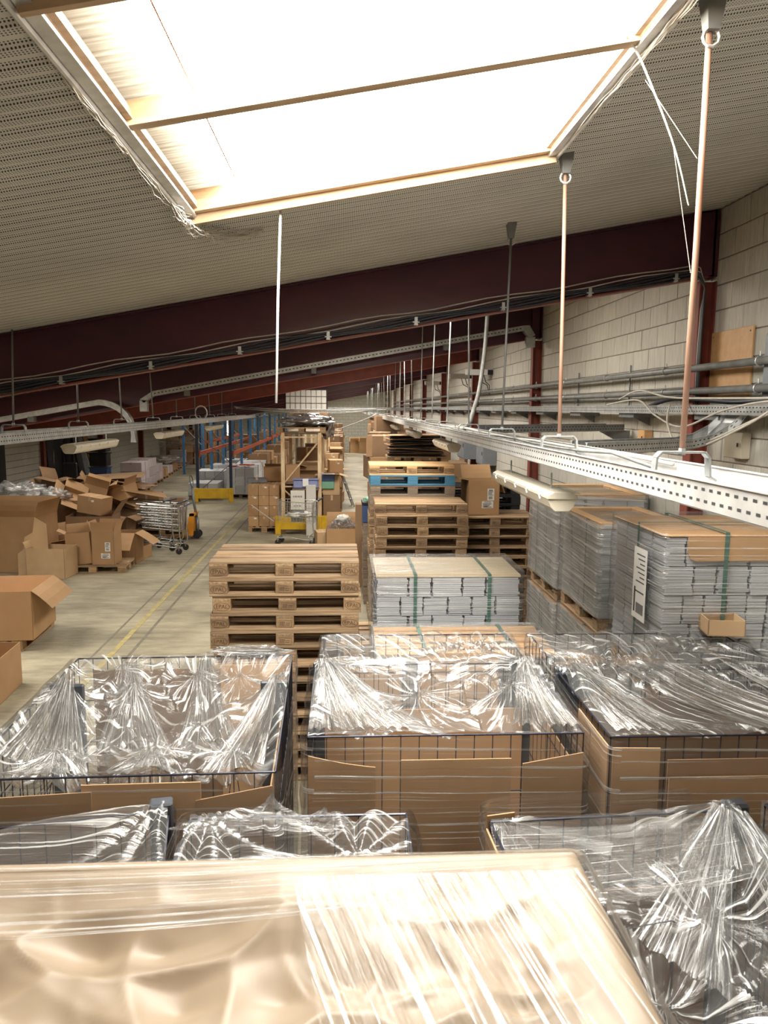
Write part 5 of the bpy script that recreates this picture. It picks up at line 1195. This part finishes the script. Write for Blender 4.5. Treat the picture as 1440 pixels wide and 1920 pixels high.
def guard(t, x, y, w_, lab):
    p = MB().cbox(-w_, w_, -.03, .03, .12, .46, .01).build('end_guard', 'yellow', t, (x, y, 0), label=lab)
    for s_ in (-1, 1): MB().cbox(s_*(w_-.05)-.07, s_*(w_-.05)+.07, -.05, .12, 0, .46, .01).build('bracket', 'yellow', p)
t = thing('pallet_rack', 'long blue pallet rack with orange red beams, left of the centre', 'rack', (0, 0, 0))
rack_frame(t, -4.83, -3.74, 25.6, 2.74, 'navy', 'galv_dk', label='navy blue end frame')
for k in range(1, 10): rack_frame(t, -4.83, -3.74, 25.6+2.75*k, 2.74, 'blue_steel', 'galv_dk')
rack_beam(t, -4.76, 25.66, 39.2, 1.52); rack_beam(t, -3.67, 25.66, 39.2, 1.52)
for k in range(3): rack_beam(t, -3.67, 39.5+2.75*k, 42.1+2.75*k, 1.55)
guard(t, -4.28, 25.3, .62, 'dull yellow end guard')
t = thing('pallet_rack', 'far blue pallet rack close to the left wall', 'rack', (0, 0, 0))
for k in range(4): rack_frame(t, -7.4, -6.5, 36.0+4.2*k, 2.3, 'blue_steel', 'galv_dk')
for k in range(3): rack_beam(t, -6.45, 36.05+4.2*k, 40.15+4.2*k, 1.4)
t = thing('post_guard', 'small yellow post guard far down the blue rack row', 'guard', (-3.4, 39, 0)); MB().cbox(-.25, .25, -.1, .1, 0, .6, .01).build('body', 'yellow', t); MB().box(-.2, -.06, -.102, -.1, .1, .3).build('marking', 'black', t)
# loads in the blue rack bays
def paper_stack(lab, x, y, w_, d_, h_, rz=0, grp=None, m='paper', rows=3):
    t = thing('paper_load', lab, 'paper load', (x, y, 0), R(rz), grp)
    for q in (-.4, 0, .4): MB().cbox(-w_/2, w_/2, q*d_-.05, q*d_+.05, 0, .022, .002).cbox(-w_/2, w_/2, q*d_-.06, q*d_+.06, .11, .14, .002).build('pallet_board', 'wood_grey', t)
    for q in (-.42, 0, .42):
        for e in (-.4, 0, .4): MB().cbox(q*w_-.06, q*w_+.06, e*d_-.05, e*d_+.05, .022, .11, .003).build('block', 'wood_grey', t)
    for r_ in range(rows):
        for i in range(3):
            for j in range(2):
                o = put(bundle_mesh(w_/3, d_/2, (h_-.14)/rows, (r_+i) % 4), 'bundle', t, (-w_/3+w_/3*i, -d_/4+d_/2*j, .14+r_*(h_-.14)/rows), (0, 0, random.uniform(-.02, .02))); o.data.materials[0] = M[m] if False else o.data.materials[0]
    return t
for k in range(7):
    y = 26.6+1.45*k
    paper_stack(['wrapped low load of paper in the first blue bay at left', 'flat load of paper in the first blue bay', 'low paper load in the second blue bay', 'paper load under the red rack beam', 'paper load in the third blue bay', 'low paper load deep in the blue bays', 'last low paper load in the blue bays'][k], -4.75, y, 1.0, 1.2, .55+.3*(k % 2), 0)
for k in range(3): paper_stack(['grey paper load topped with red and white leaflets behind the navy frame', 'second grey paper load along the aisle side of the blue rack', 'third grey paper load along the aisle side of the blue rack'][k], -3.55, 27.0+1.45*k, .95, 1.2, 1.05, 0)
for i in range(7):
    o = MB().cbox(-.15, .15, -.1, .1, 0, .04, .004).build('leaflet_bundle', ['red_bright', 'paper_w'][i % 2], loc=(-3.85+.1*i, 26.7+.12*(i % 3), 1.065+.045*(i//4)), rot=(0, 0, i*.7)); tag(o, '%s leaflet bundle, %s from the left on the grey paper load' % (['red', 'white'][i % 2], nth(i)), 'leaflets', 'leaflets on the grey paper load')
for k in range(9):
    y = 31.6+1.9*k; x = -3.45
    put_pallet('%s wooden pallet in the aisle row beside the blue racks' % nth(k), x, y, 0, 90, 'p', 'pallets beside the blue racks')
    for r_ in range([3, 3, 2, 2, 3, 2, 3, 2, 3][k]):
        for j in range(2): closed('brown carton, %s at the %s of the %s pallet beside the blue racks' % (lev(r_), ['front', 'back'][j], nth(k)), x, y-.29+.58*j, .145+r_*.37, .76, .56, .36, random.uniform(-3, 3), 'card' if (k+r_) % 2 else 'card_dk', 'cartons beside the blue racks', tab=False)
for k in range(8):
    y = 33.5+2.1*k
    put_pallet('%s wooden pallet inside the deep blue rack bays' % nth(k), -4.75, y+4.6 if k > 5 else y+3.9, 0, 90, 'p', 'pallets deep in the blue racks') if k < 6 else None
    if k < 6:
        for r_ in range(3+k % 2):
            closed('brown carton, %s of the %s stack deep in the blue racks' % (lev(r_), nth(k)), -4.75, y+3.9, .145+r_*.4, .75, 1.1, .39, random.uniform(-3, 3), 'card_dk', 'cartons deep in the blue racks', tab=False)

# ---- pallet of closed cartons left of the rusty rack
put_pallet('wooden pallet under the neat carton stack left of the rusty rack', -2.0, 19.75, 0, 90, 'p')
for r_ in range(4):
    for i in range(3):
        for j in range(3):
            if j and i < 2 and r_ < 3: continue
            lab = '%s carton in the %s row of the neat stack left of the rusty rack' % (['left', 'middle', 'right'][i], ['bottom', 'second', 'third', 'top'][r_]) if j == 0 else 'closed carton on the far side of the neat stack'
            closed(lab, -2.0-.263+.263*i, 19.35+.4*j, .145+.26*r_, .255, .39, .255, 0, 'card', 'neat carton stack' if j else None, tab=(i+r_) % 2 == 0)
carton('open carton standing on the neat carton stack', -1.86, 20.3, 1.19, .5, .4, .36, 5, (None, None, 25, None), 'card')
closed('flat bundle lying on the left of the neat carton stack', -2.25, 19.9, 1.19, .5, .5, .1, 8, 'galv_dk', tab=False)
carton('second open carton behind the neat stack', -1.75, 21.3, 0, .7, .6, 1.35, -6, (30, None, None, 40), 'card_dk')
o = MB().tube([(-2.3, 19.05, .7), (-1.56, 19.0, .16)], .012, 5).build('loose_bar', 'plaster'); tag(o, 'thin pale bar leaning on the neat carton stack', 'bar')

# ---- rusty cream rack in the centre
FX0, FX1 = -1.50, -.60
t = thing('pallet_rack', 'rusty cream pallet rack with yellow guard in the centre of the hall', 'rack', (0, 0, 0))
rack_frame(t, FX0, FX1, 19.0, 2.45, 'cream_rust', 'cream_rust', cream=True)
for k in range(1, 9): rack_frame(t, FX0, FX1, 19.0+2.8*k, 2.45 if k < 3 else 2.6, 'cream_rust', 'cream_rust', cream=True)
for k in range(3):
    for z in (1.10, 2.33):
        for x in (FX0, FX1): rack_beam(t, x, 19.06+2.8*k, 21.75+2.8*k, z, 'cream_rust')
        for q in range(6): MB().cbox(-.45, .45, .02+.45*q, .42+.45*q, 0, .02, .002).build('shelf_board', 'wood_grey', t, ((FX0+FX1)/2, 19.1+2.8*k, z+.12))
guard(t, -1.05, 18.8, .62, 'bright yellow end guard')
o = MB().cbox(-.12, .12, -.06, .06, 0, 1.25, .01).build('white_column_board', 'plaster', loc=(-.80, 18.6, 0)); tag(o, 'narrow upright white board leaning on the right leg of the rusty rack', 'board')
pallet_top = put_pallet('wooden pallet lying on top of the rusty rack', -1.05, 19.5, 2.475, 0, 'p')
crumple(None, -.95, 19.6, 2.78, .58, .36, .15, 16, 'foil', 'heap of silver foil wrap on top of the rusty rack', 'foil heap', n=70, amp=.5, name='foil_heap')
crumple(None, -.42, 19.9, 2.6, .16, .22, .26, 19, 'foil', 'fold of silver foil hanging over the right end of the rack top', 'foil heap', n=40, amp=.4, name='foil_heap')
# mesh-sided container high behind
for i in range(2): closed('brown carton carrying the mesh sided container on the rack top', -1.4+.62*i, 24.4, 2.49, .58, .7, .54, 0, 'card_dk', 'cartons under the mesh container', tab=False)
t = thing('mesh_container', 'grey white mesh sided container high on the centre rack under the beams', 'container', (-1.17, 24.4, 3.035))
MB().cbox(-.62, .62, -.38, .38, 0, .60, .004).build('liner', 'plaster', t)
wire_panel(t, (-.64, -.4), (.64, -.4), 0, .62, dx=.16, dz=.2, r=.006); wire_panel(t, (-.64, -.4), (-.64, .4), 0, .62, dx=.2, dz=.2, r=.006); wire_panel(t, (.64, -.4), (.64, .4), 0, .62, dx=.2, dz=.2, r=.006)
# goods on the rusty rack shelves
rk = [('open brown carton on the rusty rack shelf at the left', -1.3, 19.6, 1.245, .36, .4, .42, 4, (None, None, 40, 100)), ('carton with a raised white flap on the rusty rack shelf', -.85, 19.9, 1.245, .5, .45, .45, -6, (135, None, None, 60)), ('small carton between the two others on the rack shelf', -1.08, 20.3, 1.245, .3, .3, .3, 10, (None, None, None, None)),
      ('big carton on the floor inside the rusty rack at left', -1.22, 20.2, 0, .5, .5, .78, 0, (None, None, None, None)), ('big carton on the floor inside the rusty rack at right', -.76, 20.0, 0, .36, .5, .68, 0, (None, None, None, 30))]
for l_, x, y, z, a, b, c, d_, f in rk: carton(l_, x, y, z, a, b, c, d_, f, 'card')
for k in range(14):
    y = 21.9+.75*k; closed('brown carton, %s along the long shelf of the centre rack' % nth(k), -1.05+random.uniform(-.12, .12), y, 1.245, .6, .5, random.uniform(.3, .75), random.uniform(-8, 8), 'card_dk' if k % 3 else 'card', 'cartons on the centre rack shelf', tab=False) if y < 27 else None
for k in range(3):
    closed('brown carton on the floor under the centre rack', -1.05, 21.6+.9*k, 0, .75, .6, .6+.1*(k % 4), random.uniform(-5, 5), 'card_dk', 'cartons under the centre rack', tab=False)
t = thing('storage_box', 'lilac plastic storage box with white clasp on the rack shelf edge', 'storage box', (-.93, 18.75, 1.16))
MB().cbox(-.30, .30, -.14, .14, 0, .2, .02).build('tub', 'lilac', t); MB().cbox(-.32, .32, -.16, .16, .2, .23, .008).build('lid', 'lilac', t); MB().cbox(-.07, .07, -.175, -.155, .05, .24, .004).build('clasp', 'paper_w', t)
o = MB().cbox(-.32, .32, -.2, .2, -.03, 0, .003).build('ledge', 'wood_grey', loc=(-.93, 18.78, 1.155)); tag(o, 'plank ledge carrying the lilac storage box', 'plank')
o = MB().box(-.01, .0, 0, .1, -.01, 0)
t = thing('storage_box', 'green plastic box at the right side of the rusty rack shelf', 'storage box', (-.40, 19.2, 1.1)); MB().cbox(-.16, .16, -.2, .2, 0, .2, .02).build('tub', 'green_bin', t); MB().cbox(-.17, .17, -.21, .21, .2, .36, .008).build('upper_tub', 'blue_bin', t)
# column of cartons right of the rack along the aisle
rnd = random.Random(5)
for k in range(12):
    y = 19.3+k*1.05; x = -.28-.03*(k % 3)
    z = 0; n_ = [3, 2, 3, 4, 3, 4, 4, 3, 4, 4, 3, 4][k]
    for j in range(n_):
        h_ = rnd.uniform(.3, .52)
        if j == n_-1 and k % 2 == 0: carton('open carton topping the %s column along the left of the aisle' % nth(k), x+rnd.uniform(-.04, .04), y, z, .42, .5, h_, rnd.uniform(-9, 9), (rnd.uniform(60, 130), None, 90, rnd.uniform(60, 140)), 'card' if k % 3 else 'card_lt', group='open aisle cartons')
        else: closed('brown carton, %s of the %s near column left of the aisle' % (lev(j), nth(k)), x+rnd.uniform(-.06, .06), y, z, rnd.uniform(.38, .48), .55, h_, rnd.uniform(-8, 8), ['card', 'card_dk', 'card'][j % 3], 'aisle cartons', tab=rnd.random() < .4)
        z += h_+.006
for k in range(10):
    y = 32.4+k*2.1; z = 0
    for j in range(4):
        h_ = rnd.uniform(.4, .6); closed('brown carton, %s of the %s far column left of the aisle' % (lev(j), nth(k)), -.33+rnd.uniform(-.08, .06), y, z, rnd.uniform(.4, .55), 1.5, h_, rnd.uniform(-3, 3), 'card_dk' if j % 2 else 'card', 'far aisle cartons', tab=False); z += h_+.005
# step ladder in the aisle
t = thing('step_ladder', 'aluminium step ladder standing tilted in the aisle', 'ladder', (.02, 24.3, 0), R(10))
for s_ in (-1, 1): MB().tube([(-.02+.30, s_*.2, 0), (-.22, s_*.15, 1.42)], .022, 6).build('rail', 'zinc', t); MB().tube([(-.5, s_*.2, 0), (-.22, s_*.15, 1.4)], .018, 6).build('rear_leg', 'zinc', t)
for j in range(5): f = .18*j+.15; x = .28-.5*f; MB().cbox(x-.04, x+.04, -.18, .18, 1.42*f, 1.42*f+.025, .004).build('step', 'zinc', t)
# carton with shredded foil
t = carton('big open carton full of shredded foil strips, in front of the aisle', -.03, 17.3, 0, .74, .6, .42, 0, (None, 3, None, 8), 'card', fl=.3)
mb = MB(); rnd = random.Random(2)
for k in range(420):
    a = rnd.uniform(0, 2*PI); r_ = rnd.random()**.6; x = .33*r_*math.cos(a); y = .25*r_*math.sin(a); z = .38+.30*(1-r_)*1.0+rnd.uniform(-.04, .04); d_ = Vector((rnd.uniform(-1, 1), rnd.uniform(-1, 1), rnd.uniform(-.4, .7))).normalized()*.07
    mb.tube([(x, y, z), (x+d_.x, y+d_.y, z+d_.z), (x+1.6*d_.x+.02, y+1.7*d_.y, z+.6*d_.z-.02)], .0035, 3)
o = mb.build('foil_shreds', 'foil', loc=(-.03, 17.3, 0)); tag(o, 'heap of shredded silver strips in the open carton', 'shredded foil', kind='stuff')
crumple(None, -.03, 17.3, .6, .15, .1, .09, 3, 'plaster', 'white tissue ball on the shredded strips', 'tissue', n=24, name='tissue')
closed('pale flat carton on the floor right of the signed trolley', -.5, 17.5, 0, .3, .5, .3, 10, 'card_lt', tab=False)
# blue crate and thin pallets left of the highest stack
t = thing('crate', 'dark blue plastic crate on pallets left of the highest pallet stack', 'crate', (.44, 12.2, 1.302)); MB().cbox(-.15, .15, -.2, .2, 0, .28, .01).build('tub', 'blue_bin', t); MB().cbox(-.16, .16, -.21, .21, .28, .33, .01).build('rim', 'black', t); crumple(t, 0, 0, .35, .13, .16, .04, 2, 'green_bin', n=20)
stack(.9, 12.35, 9, 'the half hidden stack', 'g', 'half hidden grey stack', seed=33)
closed('small white block on the floor edge left of the highest stack', .35, 13.3, 0, .3, .3, 1.45, 0, 'card_dk', tab=False)

# ---- right side behind the high stack
stack(1.45, 15.4, 15, 'the stack carrying dark flattened cartons', lambda i: 'p', 'pallets under flattened cartons', seed=41)
rnd = random.Random(8)
for k in range(14):
    o = MB().cbox(-.55, .55, -.4, .4, 0, .012, .003).build('flattened_carton', 'card_dk' if k % 3 else 'black', loc=(1.45+rnd.uniform(-.06, .06), 15.4+rnd.uniform(-.05, .05), 2.18+.03*k), rot=(R(rnd.uniform(-1, 1)), R(rnd.uniform(-2.2, 2.2)), R(rnd.uniform(-6, 6))))
    tag(o, 'dark flattened carton in the pile on the far right stack, %s from the top' % nth(13-k), 'cardboard', 'dark flattened cartons')
stack(1.45, 22.5, 17, 'the far stack carrying a carton', lambda i: 'g', 'far pallet stack', seed=42)
closed('brown carton on the far high pallet stack', 1.3, 22.5, 2.46, .8, .7, .42, 3, 'card_dk', tab=False)
for k in range(16):
    y = 16.6+k*1.9
    if 21.3 < y < 23.7: continue
    z = 0
    for j in range(5):
        h_ = rnd.uniform(.42, .55); closed('brown carton, %s of the %s column right of the aisle' % (lev(j), nth(k)), max(.95, .4+.0315*y)+rnd.uniform(-.1, .08), y, z, rnd.uniform(.5, .7), rnd.uniform(.7, 1.3), h_, rnd.uniform(-7, 7), 'card_dk' if (j+k) % 3 else 'card', 'cartons right of the aisle', tab=False); z += h_+.005
for k in range(10):
    y = 17.5+k*2.8
    if 21 < y < 24: y = 24.4
    closed('wide brown carton by the right wall, %s from the cabinets' % nth(k), 2.2, y, 0, 1.1, 1.0, 1.9+.2*(k % 3), rnd.uniform(-3, 3), 'card_dk', 'wide cartons by the right wall', tab=False)
for k in range(3):
    stack(1.95, 18.6+3.2*k, 15-k, 'the %s grey pile beyond the cabinets' % ['first', 'second', 'third'][k], 'g', 'pallet stacks beyond the cabinets', seed=50+k) if k else None
# by the far wall
for i, (x, a, b, l_) in enumerate(((.0, .5, 1.0, 'brown carton with raised flaps by the far wall'), (.9, .6, .75, 'square brown carton by the far wall'), (1.5, .6, .8, 'rightmost brown carton by the far wall'))):
    carton(l_, x-.2, 54.5-.5*i, 0, a, .6, b, 5*i, (20, 10, 60, 50), 'card')
